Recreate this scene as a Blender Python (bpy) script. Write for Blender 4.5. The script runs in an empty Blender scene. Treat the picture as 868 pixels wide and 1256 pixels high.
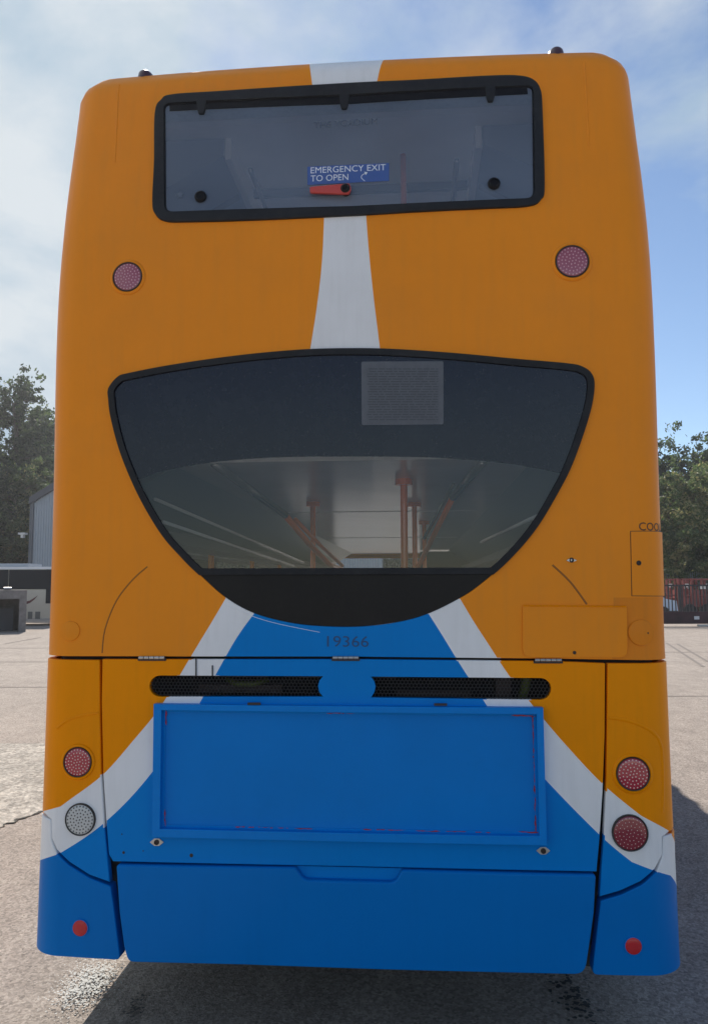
import bpy, bmesh, math, random
import numpy as np
from mathutils import Vector, Matrix
from mathutils.kdtree import KDTree
from mathutils.geometry import delaunay_2d_cdt
random.seed(7); rng = np.random.default_rng(7)
R = math.radians
S = bpy.context.scene
COL = S.collection

# ------------------------------------------------------------------ camera
F, PITCH, ROLL, EYE = 956.6, .0932, -.0030, 1.8795
cam_d = bpy.data.cameras.new('camera'); cam = bpy.data.objects.new('camera', cam_d); COL.objects.link(cam)
cam_d.sensor_fit = 'VERTICAL'; cam_d.sensor_height = 24; cam_d.lens = 24*F/1256
cam_d.clip_end = 3000; cam_d.clip_start = .05
cam.matrix_world = Matrix.Translation((0, 0, EYE)) @ Matrix.Rotation(R(90)+PITCH, 4, 'X') @ Matrix.Rotation(ROLL, 4, 'Z')
S.camera = cam

# ------------------------------------------------------------------ sky, sun, exposure
SUN_EL, SUN_AZ = 43.0, -15.0          # azimuth measured from +Y, negative to the left
W = bpy.data.worlds.new('World'); S.world = W; W.use_nodes = True
nt = W.node_tree; N = nt.nodes; LK = nt.links
N.clear()
sky = N.new('ShaderNodeTexSky'); sky.sky_type = 'NISHITA'; sky.sun_disc = False
sky.sun_elevation = R(SUN_EL); sky.sun_rotation = R(SUN_AZ); sky.air_density = .9; sky.dust_density = .05; sky.ozone_density = 1.6
tc = N.new('ShaderNodeTexCoord'); mp = N.new('ShaderNodeMapping'); mp.inputs['Scale'].default_value = (1, 1, 2.0)
mp.inputs['Location'].default_value = (2.35, .6, .25)
nz = N.new('ShaderNodeTexNoise'); nz.inputs['Scale'].default_value = 1.9; nz.inputs['Detail'].default_value = 9; nz.inputs['Roughness'].default_value = .56
nz.inputs['Distortion'].default_value = .25
cr = N.new('ShaderNodeValToRGB'); cr.color_ramp.elements[0].position = .55; cr.color_ramp.elements[1].position = .74
# the cloud cover thickens toward the sun's side of the sky
dp = N.new('ShaderNodeVectorMath'); dp.operation = 'DOT_PRODUCT'; dp.inputs[1].default_value = (-.8, .25, 0)
mxx = N.new('ShaderNodeMath'); mxx.operation = 'MAXIMUM'; mxx.inputs[1].default_value = 0
ml = N.new('ShaderNodeMath'); ml.operation = 'MULTIPLY_ADD'; ml.inputs[1].default_value = .62
n2 = N.new('ShaderNodeTexNoise'); n2.inputs['Scale'].default_value = 3.1; n2.inputs['Detail'].default_value = 8; n2.inputs['Roughness'].default_value = .55; n2.inputs['Distortion'].default_value = .2
c2 = N.new('ShaderNodeValToRGB'); c2.color_ramp.elements[0].position = .40; c2.color_ramp.elements[1].position = .60
c2.color_ramp.elements[0].color = (.37, .48, .585, 1); c2.color_ramp.elements[1].color = (.60, .65, .69, 1)
c3 = N.new('ShaderNodeVectorMath'); c3.operation = 'SCALE'; c3.inputs['Scale'].default_value = 8.6
LK.new(tc.outputs['Generated'], mp.inputs['Vector']); LK.new(mp.outputs[0], nz.inputs['Vector'])
LK.new(tc.outputs['Generated'], dp.inputs[0]); LK.new(dp.outputs['Value'], mxx.inputs[0]); LK.new(mxx.outputs[0], ml.inputs[0]); LK.new(mp.outputs[0], n2.inputs['Vector']); LK.new(n2.outputs['Fac'], c2.inputs['Fac']); LK.new(c2.outputs['Color'], c3.inputs[0]); LK.new(nz.outputs['Fac'], ml.inputs[2])
LK.new(ml.outputs[0], cr.inputs['Fac'])
mx = N.new('ShaderNodeMixRGB'); mx.inputs['Color2'].default_value = (5.2, 5.75, 6.2, 1)
LK.new(c3.outputs['Vector'], mx.inputs['Color2']); LK.new(cr.outputs['Color'], mx.inputs['Fac']); LK.new(sky.outputs[0], mx.inputs['Color1'])
bg = N.new('ShaderNodeBackground'); bg.inputs['Strength'].default_value = .10
wo = N.new('ShaderNodeOutputWorld'); LK.new(mx.outputs[0], bg.inputs['Color']); LK.new(bg.outputs[0], wo.inputs['Surface'])
sd = bpy.data.lights.new('sun', 'SUN'); sd.energy = 4.4; sd.angle = R(.53); sd.color = (1, .93, .84)
sun = bpy.data.objects.new('sun', sd); COL.objects.link(sun)
sdir = Vector((math.sin(R(SUN_AZ))*math.cos(R(SUN_EL)), math.cos(R(SUN_AZ))*math.cos(R(SUN_EL)), math.sin(R(SUN_EL))))
sun.rotation_euler = (-sdir).to_track_quat('-Z', 'Y').to_euler(); sun.location = (-20, 40, 40)
S.view_settings.view_transform = 'Standard'; S.view_settings.look = 'None'; S.view_settings.gamma = 1
S.view_settings.exposure = 0.42
S.render.engine = 'CYCLES'; S.cycles.transparent_max_bounces = 24; S.cycles.max_bounces = 8

# ------------------------------------------------------------------ materials
def mat(name, col, rough=.5, metal=0, spec=.5, coat=0, coat_rough=.05, var=0, vscale=3, dirt=0, dirt_col=(.25, .22, .18), bump=0, bscale=200,
        streak=0, alpha=1, trans=0, wobble=0):
    m = bpy.data.materials.new(name); m.use_nodes = True; t = m.node_tree; b = t.nodes['Principled BSDF']
    b.inputs['Roughness'].default_value = rough; b.inputs['Metallic'].default_value = metal
    b.inputs['Specular IOR Level'].default_value = spec; b.inputs['Coat Weight'].default_value = coat; b.inputs['Coat Roughness'].default_value = coat_rough
    b.inputs['Transmission Weight'].default_value = trans
    b.inputs['Base Color'].default_value = (*col, 1)
    src = None
    tx = t.nodes.new('ShaderNodeTexCoord')
    def noise(scale, det=4, vec=None, rough_=.6):
        n = t.nodes.new('ShaderNodeTexNoise'); n.inputs['Scale'].default_value = scale; n.inputs['Detail'].default_value = det
        n.inputs['Roughness'].default_value = rough_; t.links.new(vec or tx.outputs['Object'], n.inputs['Vector']); return n
    if var:
        n = noise(vscale, 5); hs = t.nodes.new('ShaderNodeHueSaturation'); mr = t.nodes.new('ShaderNodeMapRange')
        mr.inputs['From Min'].default_value = .3; mr.inputs['From Max'].default_value = .7
        mr.inputs['To Min'].default_value = 1-var; mr.inputs['To Max'].default_value = 1+var
        t.links.new(n.outputs['Fac'], mr.inputs['Value']); t.links.new(mr.outputs[0], hs.inputs['Value'])
        hs.inputs['Color'].default_value = (*col, 1); src = hs.outputs[0]
    if dirt:
        for (sc, st) in ((vscale*1.7, (1, 1, 1)), (2.2, (14, 14, 1)) if streak else (40, (1, 1, 1))):
            mpp = t.nodes.new('ShaderNodeMapping'); mpp.inputs['Scale'].default_value = st
            t.links.new(tx.outputs['Object'], mpp.inputs['Vector'])
            n = noise(sc, 6, mpp.outputs[0], .65); r_ = t.nodes.new('ShaderNodeValToRGB')
            r_.color_ramp.elements[0].position = .48; r_.color_ramp.elements[1].position = .8
            r_.color_ramp.elements[1].color = (dirt,)*3+(1,)
            t.links.new(n.outputs['Fac'], r_.inputs['Fac'])
            mi = t.nodes.new('ShaderNodeMixRGB'); mi.inputs['Color2'].default_value = (*dirt_col, 1)
            if src: t.links.new(src, mi.inputs['Color1'])
            else: mi.inputs['Color1'].default_value = (*col, 1)
            t.links.new(r_.outputs[0], mi.inputs['Fac']); src = mi.outputs[0]
        n = noise(vscale*2.3, 5); mr = t.nodes.new('ShaderNodeMapRange')
        mr.inputs['To Min'].default_value = rough*.75; mr.inputs['To Max'].default_value = min(1, rough*1.35)
        t.links.new(n.outputs['Fac'], mr.inputs['Value']); t.links.new(mr.outputs[0], b.inputs['Roughness'])
    if src: t.links.new(src, b.inputs['Base Color'])
    if bump or wobble:
        bp = t.nodes.new('ShaderNodeBump'); n = noise(bscale, 5) if bump else noise(2.5, 1)
        bp.inputs['Strength'].default_value = bump or wobble; bp.inputs['Distance'].default_value = .01 if bump else .02
        t.links.new(n.outputs['Fac'], bp.inputs['Height']); t.links.new(bp.outputs[0], b.inputs['Normal'])
    return m

def glass_mat(name, tint, film=.05, film_col=(.5, .52, .55), rough=.01):
    m = bpy.data.materials.new(name); m.use_nodes = True; t = m.node_tree; t.nodes.clear()
    o = t.nodes.new('ShaderNodeOutputMaterial'); tr = t.nodes.new('ShaderNodeBsdfTransparent'); tr.inputs[0].default_value = (*tint, 1)
    gl = t.nodes.new('ShaderNodeBsdfGlossy'); gl.inputs['Roughness'].default_value = rough
    fr = t.nodes.new('ShaderNodeFresnel'); fr.inputs['IOR'].default_value = 1.55
    a = t.nodes.new('ShaderNodeMixShader'); t.links.new(fr.outputs[0], a.inputs[0]); t.links.new(tr.outputs[0], a.inputs[1]); t.links.new(gl.outputs[0], a.inputs[2])
    df = t.nodes.new('ShaderNodeBsdfDiffuse'); df.inputs[0].default_value = (*film_col, 1)
    b = t.nodes.new('ShaderNodeMixShader'); t.links.new(a.outputs[0], b.inputs[1]); t.links.new(df.outputs[0], b.inputs[2])
    tx = t.nodes.new('ShaderNodeTexCoord'); mp = t.nodes.new('ShaderNodeMapping'); mp.inputs['Scale'].default_value = (3, 3, .8)
    n = t.nodes.new('ShaderNodeTexNoise'); n.inputs['Scale'].default_value = 3; n.inputs['Detail'].default_value = 5
    mr = t.nodes.new('ShaderNodeMapRange'); mr.inputs['From Min'].default_value = .3; mr.inputs['From Max'].default_value = .7
    mr.inputs['To Min'].default_value = film*.75; mr.inputs['To Max'].default_value = film*1.25
    mp.inputs['Scale'].default_value = (1, 1, 1); n.inputs['Scale'].default_value = 1.6
    t.links.new(tx.outputs['Object'], mp.inputs[0]); t.links.new(mp.outputs[0], n.inputs['Vector']); t.links.new(n.outputs['Fac'], mr.inputs['Value'])
    t.links.new(mr.outputs[0], b.inputs[0]); t.links.new(b.outputs[0], o.inputs[0])
    return m

M = {}
pk = dict(rough=.34, spec=.09, coat=.02, coat_rough=.12, var=.035, vscale=1.7, dirt=.16, streak=1, wobble=.06)
M['orange'] = mat('orange_paint', (.92, .295, .018), dirt_col=(.58, .24, .06), **pk)
M['orange_light'] = mat('yellower_orange_paint', (.94, .295, .0), dirt_col=(.5, .2, .01), **pk)
M['orange_dull'] = mat('repaired_orange_paint', (.80, .25, .02), dirt_col=(.3, .15, .05), **dict(pk, var=.06))
M['white'] = mat('white_vinyl', (.86, .86, .87), dirt_col=(.45, .44, .42), **pk)
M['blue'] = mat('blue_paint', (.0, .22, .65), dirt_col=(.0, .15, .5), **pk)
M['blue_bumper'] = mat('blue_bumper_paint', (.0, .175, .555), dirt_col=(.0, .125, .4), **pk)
M['cream'] = mat('cream_roof_paint', (.75, .74, .60), rough=.5, dirt=.3)
M['black'] = mat('black_void', (.008, .008, .009), rough=.8)
M['frame'] = mat('chassis_black', (.02, .02, .021), rough=.7, bump=.3)
M['rubber'] = mat('rubber_seal', (.012, .013, .016), rough=.55, spec=.3, var=.1, dirt=.2, dirt_col=(.07, .07, .07))
M['gloss_black'] = mat('black_gloss_panel', (.007, .006, .007), rough=.3, spec=.22, dirt=.12, dirt_col=(.05, .045, .04))
M['frit'] = mat('black_glass_band', (.009, .006, .014), rough=.1, spec=.4, dirt=.12, dirt_col=(.05, .055, .06))
M['steel'] = mat('bare_steel', (.55, .54, .52), rough=.35, metal=.9, dirt=.3)
M['dark_steel'] = mat('dark_bolt_metal', (.05, .04, .04), rough=.45, metal=.6)
M['mesh'] = mat('black_grille_mesh', (.11, .105, .105), rough=.4, metal=.3, spec=.4)
M['lens_red'] = mat('red_lamp_lens', (.42, .03, .05), rough=.12, coat=.6, spec=.6)
M['lens_deep'] = mat('deep_red_lamp_lens', (.26, .03, .045), rough=.1, coat=.6, spec=.6)
M['lens_pink'] = mat('pale_pink_lamp_lens', (.36, .10, .14), rough=.15, coat=.5)
M['lens_white'] = mat('clear_lamp_lens', (.55, .56, .55), rough=.12, coat=.6)
M['led'] = mat('led_dome', (.85, .62, .55), rough=.15, coat=.6)
M['led_dark'] = mat('led_grey_dome', (.12, .12, .12), rough=.3, coat=.4)
M['led_pink'] = mat('led_pink_dome', (.72, .4, .45), rough=.2, coat=.6)
M['reflector'] = mat('red_reflector_plastic', (.65, .004, .012), rough=.2, coat=.5, bump=.5, bscale=700)
M['bezel'] = mat('lamp_bezel_black', (.03, .025, .022), rough=.4)
M['marker'] = mat('marker_lamp_plastic', (.07, .03, .04), rough=.35, coat=.3)
M['sticker_blue'] = mat('blue_sticker', (.06, .12, .36), rough=.4)
M['sticker_text'] = mat('pale_lettering', (.8, .84, .88), rough=.5)
M['red_plastic'] = mat('red_handle_plastic', (.58, .07, .055), rough=.4)
M['notice'] = mat('faded_paper_notice', (.11, .12, .14), rough=.6, var=.1, vscale=30)
M['notice_line'] = mat('notice_print', (.07, .078, .095), rough=.6)
M['dark_text'] = mat('dark_lettering', (.03, .02, .015), rough=.5)
M['blue_text'] = mat('dull_blue_lettering', (.004, .065, .20), rough=.5)
M['etch'] = mat('etched_lettering', (.10, .13, .18), rough=.6)
M['red_chip'] = mat('red_underpaint', (.42, .018, .022), rough=.6, var=.3, vscale=40)
M['glass'] = glass_mat('rear_glass', (.93, .95, .97), .025, (.34, .37, .42))
M['glass_top'] = glass_mat('veiled_top_glass', (.88, .92, .97), .24, (.42, .54, .74))  # bluish film colour stands in for sky reflection and glare veil
M['glass_side'] = glass_mat('side_glass', (.93, .95, .95), .02)
M['interior'] = mat('interior_grey_panel', (.90, .90, .90), rough=.2, spec=.6, var=.05, wobble=.1)
M['interior_dark'] = mat('interior_dark_trim', (.12, .125, .13), rough=.5)
M['cove'] = mat('cove_panel_grey', (.20, .215, .24), rough=.4); M['strip'] = mat('white_trim_and_streak', (.9, .9, .9), rough=.2, coat=.5)
M['floor'] = mat('vinyl_bus_floor', (.42, .42, .43), rough=.6)
M['pole'] = mat('orange_grab_rail', (.85, .17, .02), rough=.3, coat=.5)
M['rail'] = mat('grey_rail', (.4, .41, .42), rough=.25, metal=.7)
M['seat'] = mat('blue_moquette', (.03, .06, .22), rough=.9, var=.4, vscale=60)
M['rubber_tyre'] = mat('tyre_rubber', (.02, .02, .02), rough=.8)

# ------------------------------------------------------------------ mesh helpers
def link(name, verts, faces, mats, parent=None, mi=None, smooth=True, label=None, kind=None, sharp=None, weld=0):
    me = bpy.data.meshes.new(name); me.from_pydata([tuple(map(float, v)) for v in verts], [], [tuple(map(int, f)) for f in faces])
    if not isinstance(mats, (list, tuple)): mats = [mats]
    for m in mats: me.materials.append(m)
    if mi is not None: me.polygons.foreach_set('material_index', np.asarray(mi, dtype=np.int32))
    if smooth: me.polygons.foreach_set('use_smooth', np.ones(len(me.polygons), dtype=bool))
    me.update()
    if weld:
        b_ = bmesh.new(); b_.from_mesh(me); bmesh.ops.remove_doubles(b_, verts=b_.verts, dist=weld); b_.to_mesh(me); b_.free()
    if smooth and sharp: me.set_sharp_from_angle(angle=R(sharp))
    o = bpy.data.objects.new(name, me); COL.objects.link(o)
    if parent: o.parent = parent
    if label: o['label'] = label
    if kind: o['kind'] = kind
    return o

def empty(name, loc, rz=0, label=None, cat=None, group=None):
    o = bpy.data.objects.new(name, None); COL.objects.link(o); o.location = loc; o.rotation_euler = (0, 0, rz); o.empty_display_size = .3
    tag(o, label, cat, group); return o
def tag(o, label=None, cat=None, group=None, kind=None):
    if label: o['label'] = label
    if cat: o['category'] = cat
    if group: o['group'] = group
    if kind: o['kind'] = kind
    return o

class MB:
    def __init__(s): s.v = []; s.f = []; s.m = []
    def add(s, v, f, m=0):
        n = len(s.v); s.v += [tuple(p) for p in v]; s.f += [tuple(i+n for i in q) for q in f]; s.m += [m]*len(f); return s
    def box(s, x0, x1, y0, y1, z0, z1, m=0):
        v = [(x, y, z) for z in (z0, z1) for y in (y0, y1) for x in (x0, x1)]
        return s.add(v, [(0, 2, 3, 1), (4, 5, 7, 6), (0, 1, 5, 4), (2, 6, 7, 3), (0, 4, 6, 2), (1, 3, 7, 5)], m)
    def tube(s, pts, r, n=10, m=0, caps=True):
        pts = [Vector(p) for p in pts]; rr = r if isinstance(r, (list, tuple)) else [r]*len(pts); base = len(s.v)
        up = None
        for i, p in enumerate(pts):
            d = (pts[min(i+1, len(pts)-1)]-pts[max(i-1, 0)]).normalized()
            if up is None: up = Vector((0, 0, 1)) if abs(d.z) < .9 else Vector((1, 0, 0))
            a = d.cross(up).normalized(); b = a.cross(d).normalized(); up = b
            for k in range(n):
                t = 2*math.pi*k/n; s.v.append(tuple(p+a*math.cos(t)*rr[i]+b*math.sin(t)*rr[i]))
        for i in range(len(pts)-1):
            for k in range(n):
                q = (base+i*n+k, base+i*n+(k+1) % n, base+(i+1)*n+(k+1) % n, base+(i+1)*n+k); s.f.append(q); s.m.append(m)
        if caps:
            s.f.append(tuple(base+k for k in reversed(range(n)))); s.m.append(m)
            s.f.append(tuple(base+(len(pts)-1)*n+k for k in range(n))); s.m.append(m)
        return s
    def build(s, name, mats, parent=None, smooth=False, sharp=None, **k): return link(name, s.v, s.f, mats, parent, s.m, smooth or bool(sharp), sharp=sharp, **k)

def pip(poly, P):                                   # points in polygon
    x, y = P[:, 0], P[:, 1]; c = np.zeros(len(P), bool); q = np.asarray(poly)
    for i in range(len(q)):
        a, b = q[i-1], q[i]
        if a[1] == b[1]: continue
        k = ((a[1] > y) != (b[1] > y)) & (x < (b[0]-a[0])*(y-a[1])/(b[1]-a[1])+a[0]); c ^= k
    return c
def densify(poly, st, closed=True):
    q = [np.array(p, float) for p in poly]; out = []
    for i in range(len(q) if closed else len(q)-1):
        a, b = q[i], q[(i+1) % len(q)]; n = max(1, int(math.ceil(np.linalg.norm(b-a)/st)))
        out += [a+(b-a)*k/n for k in range(n)]
    if not closed: out.append(q[-1])
    return np.array(out)
def area(q): q = np.asarray(q); x, y = q[:, 0], q[:, 1]; return .5*np.sum(x*np.roll(y, -1)-np.roll(x, -1)*y)
def ccw(q): q = np.asarray(q, float); return q if area(q) > 0 else q[::-1].copy()
def rounded(q, r, n=5):                             # round polygon corners; r number or list
    q = [np.array(p, float) for p in q]; out = []
    for i in range(len(q)):
        ri = r[i] if isinstance(r, (list, tuple)) else r
        p, a, b = q[i], q[i-1], q[(i+1) % len(q)]
        if ri <= 0: out.append(p); continue
        da = (a-p); db = (b-p); la = np.linalg.norm(da); lb = np.linalg.norm(db); da /= la; db /= lb
        t = min(ri, la*.45, lb*.45); A = p+da*t; B = p+db*t
        for k in range(n+1):
            s = k/n; out.append((1-s)**2*A+2*s*(1-s)*p+s*s*B)
    return np.array(out)
def smooth_line(q, st=.02, closed=False):           # Catmull-Rom through the points
    q = np.asarray(q, float); n = len(q); out = []
    for i in range(n if closed else n-1):
        p1, p2 = q[i], q[(i+1) % n]; p0 = q[i-1] if (i > 0 or closed) else p1; p3 = q[(i+2) % n] if (i+2 < n or closed) else p2
        k = max(1, int(np.linalg.norm(p2-p1)/st))
        for j in range(k):
            t = j/k; out.append(.5*((2*p1)+(p2-p0)*t+(2*p0-5*p1+4*p2-p3)*t*t+(3*p1-p0-3*p2+p3)*t**3))
    if not closed: out.append(q[-1])
    return np.array(out)
def inset(q, d):
    e = np.roll(q, -1, 0)-q; e /= (np.linalg.norm(e, axis=1)[:, None]+1e-12); nn = np.stack([-e[:, 1], e[:, 0]], 1); pn = np.roll(nn, 1, 0)
    m = nn+pn; l = (m*m).sum(1); m = m/np.maximum(l, .35)[:, None]*2/1.0
    return q+m*d*.5*1.0*np.where(l[:, None] > .35, 1, .7) if True else q

# ------------------------------------------------------------------ the bus's rear surface (u across, v up), metres
RC, RT, ZT, BOW = .15, .13, 4.0565, .0232
WK = ([.3, 1.5, 2.2, 2.8, 3.4, 4.05], [1.2884, 1.2854, 1.2879, 1.2863, 1.2721, 1.2327])
LK_ = ([.3, 1.5, 2.3, 3.2, 4.05], [0, 0, -.005, -.0369, .0077])
BX, BY, YAW, LB = -.0368, 3.1516, .0788, 10.8
def herm(z, kx, ky):
    kx = np.asarray(kx); ky = np.asarray(ky); d = np.diff(ky)/np.diff(kx); m = np.concatenate([[d[0]], (d[1:]+d[:-1])/2, [d[-1]]])
    i = np.clip(np.searchsorted(kx, z)-1, 0, len(kx)-2); h = kx[i+1]-kx[i]; t = np.clip((z-kx[i])/h, -.5, 1.3)
    return (2*t**3-3*t**2+1)*ky[i]+(t**3-2*t**2+t)*h*m[i]+(-2*t**3+3*t**2)*ky[i+1]+(t**3-t**2)*h*m[i+1]
def prof(v):
    ph = np.clip((v-ZT)/RT, 0, math.pi/2)
    z = np.where(v > ZT, ZT+RT*np.sin(ph), v); d = np.where(v > ZT, RT*(1-np.cos(ph)), 0)+np.clip(v-ZT-RT*math.pi/2, 0, None)
    return z, d, herm(z, *WK)-d
def PS(u, v):
    u = np.asarray(u, float); v = np.asarray(v, float); z, d, w = prof(v); L = herm(z, *LK_)+d
    a = w-RC; s = np.abs(u)-a; f = np.clip(s/RC, 0, math.pi/2)
    x = np.where(s > 0, a+RC*np.sin(f), np.abs(u))
    y = np.where(s > 0, RC*(1-np.cos(f))+np.clip(s-RC*math.pi/2, 0, None), 0)+BOW*(.3+.7*np.clip(z/4, 0, 1))*np.minimum(np.abs(u), a)**2
    return np.stack([np.sign(u)*x, y+L, z], -1)
def PF(u, v): q = PS(u, v); q[..., 1] = LB-q[..., 1]; return q
def side_map(sg):
    def f(y, v):
        y = np.asarray(y, float); v = np.asarray(v, float); z, d, w = prof(v); return np.stack([sg*w, y, z], -1)
    return f
def nrm(fn, u, v, flip=1):
    h = 1e-4; a = fn(u+h, v)-fn(u-h, v); b = fn(u, v+h)-fn(u, v-h); n = np.cross(a, b); return flip*n/(np.linalg.norm(n, axis=-1)[..., None]+1e-12)
def on(u, v, off=0, fn=PS, flip=1): u = np.asarray(u, float); v = np.asarray(v, float); return fn(u, v)+nrm(fn, u, v, flip)*np.asarray(off)[..., None] if np.ndim(off) else fn(u, v)+nrm(fn, u, v, flip)*off
def proj(q):                                         # local bus point -> traced photo coordinate (868 x 1256)
    c, s = math.cos(YAW), math.sin(YAW); X = BX+q[..., 0]*c+q[..., 1]*s; Y = BY-q[..., 0]*s+q[..., 1]*c; Z = q[..., 2]-EYE
    c, s = math.cos(PITCH), math.sin(PITCH); fw = Y*c+Z*s; up = -Y*s+Z*c; x = X/fw*F; y = up/fw*F; c, s = math.cos(ROLL), math.sin(ROLL)
    return np.stack([434+x*c+y*s, 628-(-x*s+y*c)], -1)
def uv(pts, off=0):                                  # measured points -> metres on the rear surface
    pts = np.asarray(pts, float).reshape(-1, 2); u = (pts[:, 0]-434)/300; v = 1.88-(pts[:, 1]-720)/300
    for it in range(12):
        q = proj(on(u, v, off)); h = 1e-4; ju = (proj(on(u+h, v, off))-q)/h; jv = (proj(on(u, v+h, off))-q)/h
        e = pts-q; D = ju[:, 0]*jv[:, 1]-ju[:, 1]*jv[:, 0]; D = np.where(np.abs(D) < 2e3, 2e3*np.sign(D+1e-9), D)
        du = (e[:, 0]*jv[:, 1]-e[:, 1]*jv[:, 0])/D; dv = (ju[:, 0]*e[:, 1]-ju[:, 1]*e[:, 0])/D
        u += np.clip(du, -.15, .15); v += np.clip(dv, -.2, .2)
    return np.stack([u, v], 1)
def uedge(v, extra=.30, sg=1): z, d, w = prof(np.asarray(v, float)); return sg*(w-RC+RC*math.pi/2+extra)

def sheet(name, outline, mats, holes=(), regions=(), lines=(), off=0, grid=.07, rim=.03, bevel=.004, nb=2, dens=.035, fn=PS, flip=1, parent=None, maxgrid=None, hole_rim=.02, **kw):
    """A panel of sheet metal, glass or plastic lying on the surface fn, with turned edges, cut holes and painted regions."""
    out = densify(ccw(outline), dens); holes = [densify(ccw(h), dens) for h in holes]
    ins = inset(out, bevel); hin = [inset(h, -min(bevel, .003)) for h in holes]
    V = []; E = []
    def addloop(q, closed=True):
        n = len(V); V.extend(map(tuple, q)); k = len(q)
        E.extend((n+i, n+(i+1) % k) for i in range(k if closed else k-1))
    addloop(ins)
    for h in hin: addloop(h)
    for poly, mi in regions: addloop(densify(poly, dens))
    for l in lines: addloop(l, False)
    allp = np.array(V); lo, hi = ins.min(0), ins.max(0)
    gx = maxgrid[0] if maxgrid else grid; gy = maxgrid[1] if maxgrid else grid
    G = np.stack(np.meshgrid(np.arange(lo[0]+gx/2, hi[0], gx), np.arange(lo[1]+gy/2, hi[1], gy)), -1).reshape(-1, 2)
    if len(G):
        k = pip(ins, G)
        for h in hin: k &= ~pip(h, G)
        G = G[k]
    if len(G):
        d = np.full(len(G), 9.)
        for i in range(0, len(allp), 200): d = np.minimum(d, np.sqrt(((G[:, None]-allp[None, i:i+200])**2).sum(-1)).min(1))
        G = G[d > .3*min(gx, gy)]; V.extend(map(tuple, G))
    r = delaunay_2d_cdt([Vector(p) for p in V], E, [], 0, 1e-6)
    vv = np.array([tuple(p) for p in r[0]]); ff = np.array([tuple(f) for f in r[2]])
    c = vv[ff].mean(1); k = pip(ins, c)
    for h in hin: k &= ~pip(h, c)
    ff = ff[k]; c = c[k]
    A = vv[ff]; ar = (A[:, 1, 0]-A[:, 0, 0])*(A[:, 2, 1]-A[:, 0, 1])-(A[:, 1, 1]-A[:, 0, 1])*(A[:, 2, 0]-A[:, 0, 0])
    ok = np.abs(ar) > 1e-10; ff = ff[ok]; c = c[ok]; ar = ar[ok]; ff[ar < 0] = ff[ar < 0][:, ::-1]
    if flip < 0: ff = ff[:, ::-1]
    mi = np.zeros(len(ff), int)
    for poly, m_ in regions: mi[pip(poly, c)] = m_
    P = on(vv[:, 0], vv[:, 1], off, fn, flip); verts = list(P); NN = list(nrm(fn, vv[:, 0], vv[:, 1], flip)); kd = KDTree(len(P))
    for i, p in enumerate(P): kd.insert(p, i)
    kd.balance(); remap = {}
    faces = [tuple(f) for f in ff]; mi = list(mi)
    def rimring(q, inward, depth, b):
        q = np.asarray(q); n = len(q); rings = []; c0 = on(q[:, 0], q[:, 1], off, fn, flip); q1 = inset(q, inward*.004); o3 = c0-on(q1[:, 0], q1[:, 1], off, fn, flip)
        o3 /= np.linalg.norm(o3, axis=1)[:, None]+1e-9; nb0 = nrm(fn, q[:, 0], q[:, 1], flip)
        for j in range(nb+1):
            t = j/nb*math.pi/2
            qq = inset(q, b*inward*(1-math.sin(t))); rings.append(on(qq[:, 0], qq[:, 1], off-b*(1-math.cos(t)), fn, flip)); NN.extend(nb0*math.cos(t)+o3*math.sin(t))
        rings.append(on(q[:, 0], q[:, 1], off-max(depth, b+.001), fn, flip)); NN.extend(o3)
        cm = (q+np.roll(q, -1, 0))/2; cm = inset(cm, .004*inward); mm = np.zeros(n, int)
        for poly, m_ in regions: mm[pip(poly, cm)] = m_
        b0 = len(verts)
        for i, p in enumerate(rings[0]):
            _, k, d_ = kd.find(p)
            if d_ < 3e-4: remap[b0+i] = k
        for g in rings: verts.extend(g)
        for j in range(len(rings)-1):
            for i in range(n):
                a, b_, c_, d_ = b0+j*n+i, b0+j*n+(i+1) % n, b0+(j+1)*n+(i+1) % n, b0+(j+1)*n+i
                f = (a, d_, c_, b_) if inward*flip > 0 else (a, b_, c_, d_)
                faces.append(f); mi.append(mm[i])
    if rim: rimring(out, 1, rim, bevel)
    if hole_rim:
        for h in holes: rimring(h, -1, hole_rim, min(bevel, .003))
    kw.pop('sharp', None); faces = [tuple(remap.get(i, i) for i in f) for f in faces]
    use = sorted({i for f in faces for i in f}); ix = {i: k for k, i in enumerate(use)}
    o = link(name, [verts[i] for i in use], [tuple(ix[i] for i in f) for f in faces], mats, parent, mi, True, **kw)
    me = o.data; nv = np.array([NN[i] for i in use]); nv /= np.linalg.norm(nv, axis=1)[:, None]+1e-9
    me.normals_split_custom_set_from_vertices([tuple(map(float, n)) for n in nv]); return o

def ribbon(name, line, width, m, off=.002, height=.003, parent=None, **kw):      # a bead or seam following a line on the surface
    q = np.asarray(line); t = np.gradient(q, axis=0); t /= np.linalg.norm(t, axis=1)[:, None]; nn = np.stack([-t[:, 1], t[:, 0]], 1)
    prof_ = [(-1, -.001), (-.6, height*.8), (0, height), (.6, height*.8), (1, -.001)]; V = []; Fc = []
    for a, h in prof_:
        p = q+nn*a*width/2; V.append(on(p[:, 0], p[:, 1], off+h))
    n = len(q); V = np.concatenate(V)
    for j in range(4):
        for i in range(n-1): Fc.append((j*n+i, j*n+i+1, (j+1)*n+i+1, (j+1)*n+i))
    return link(name, V, Fc, m, parent, None, True, **kw)

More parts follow.
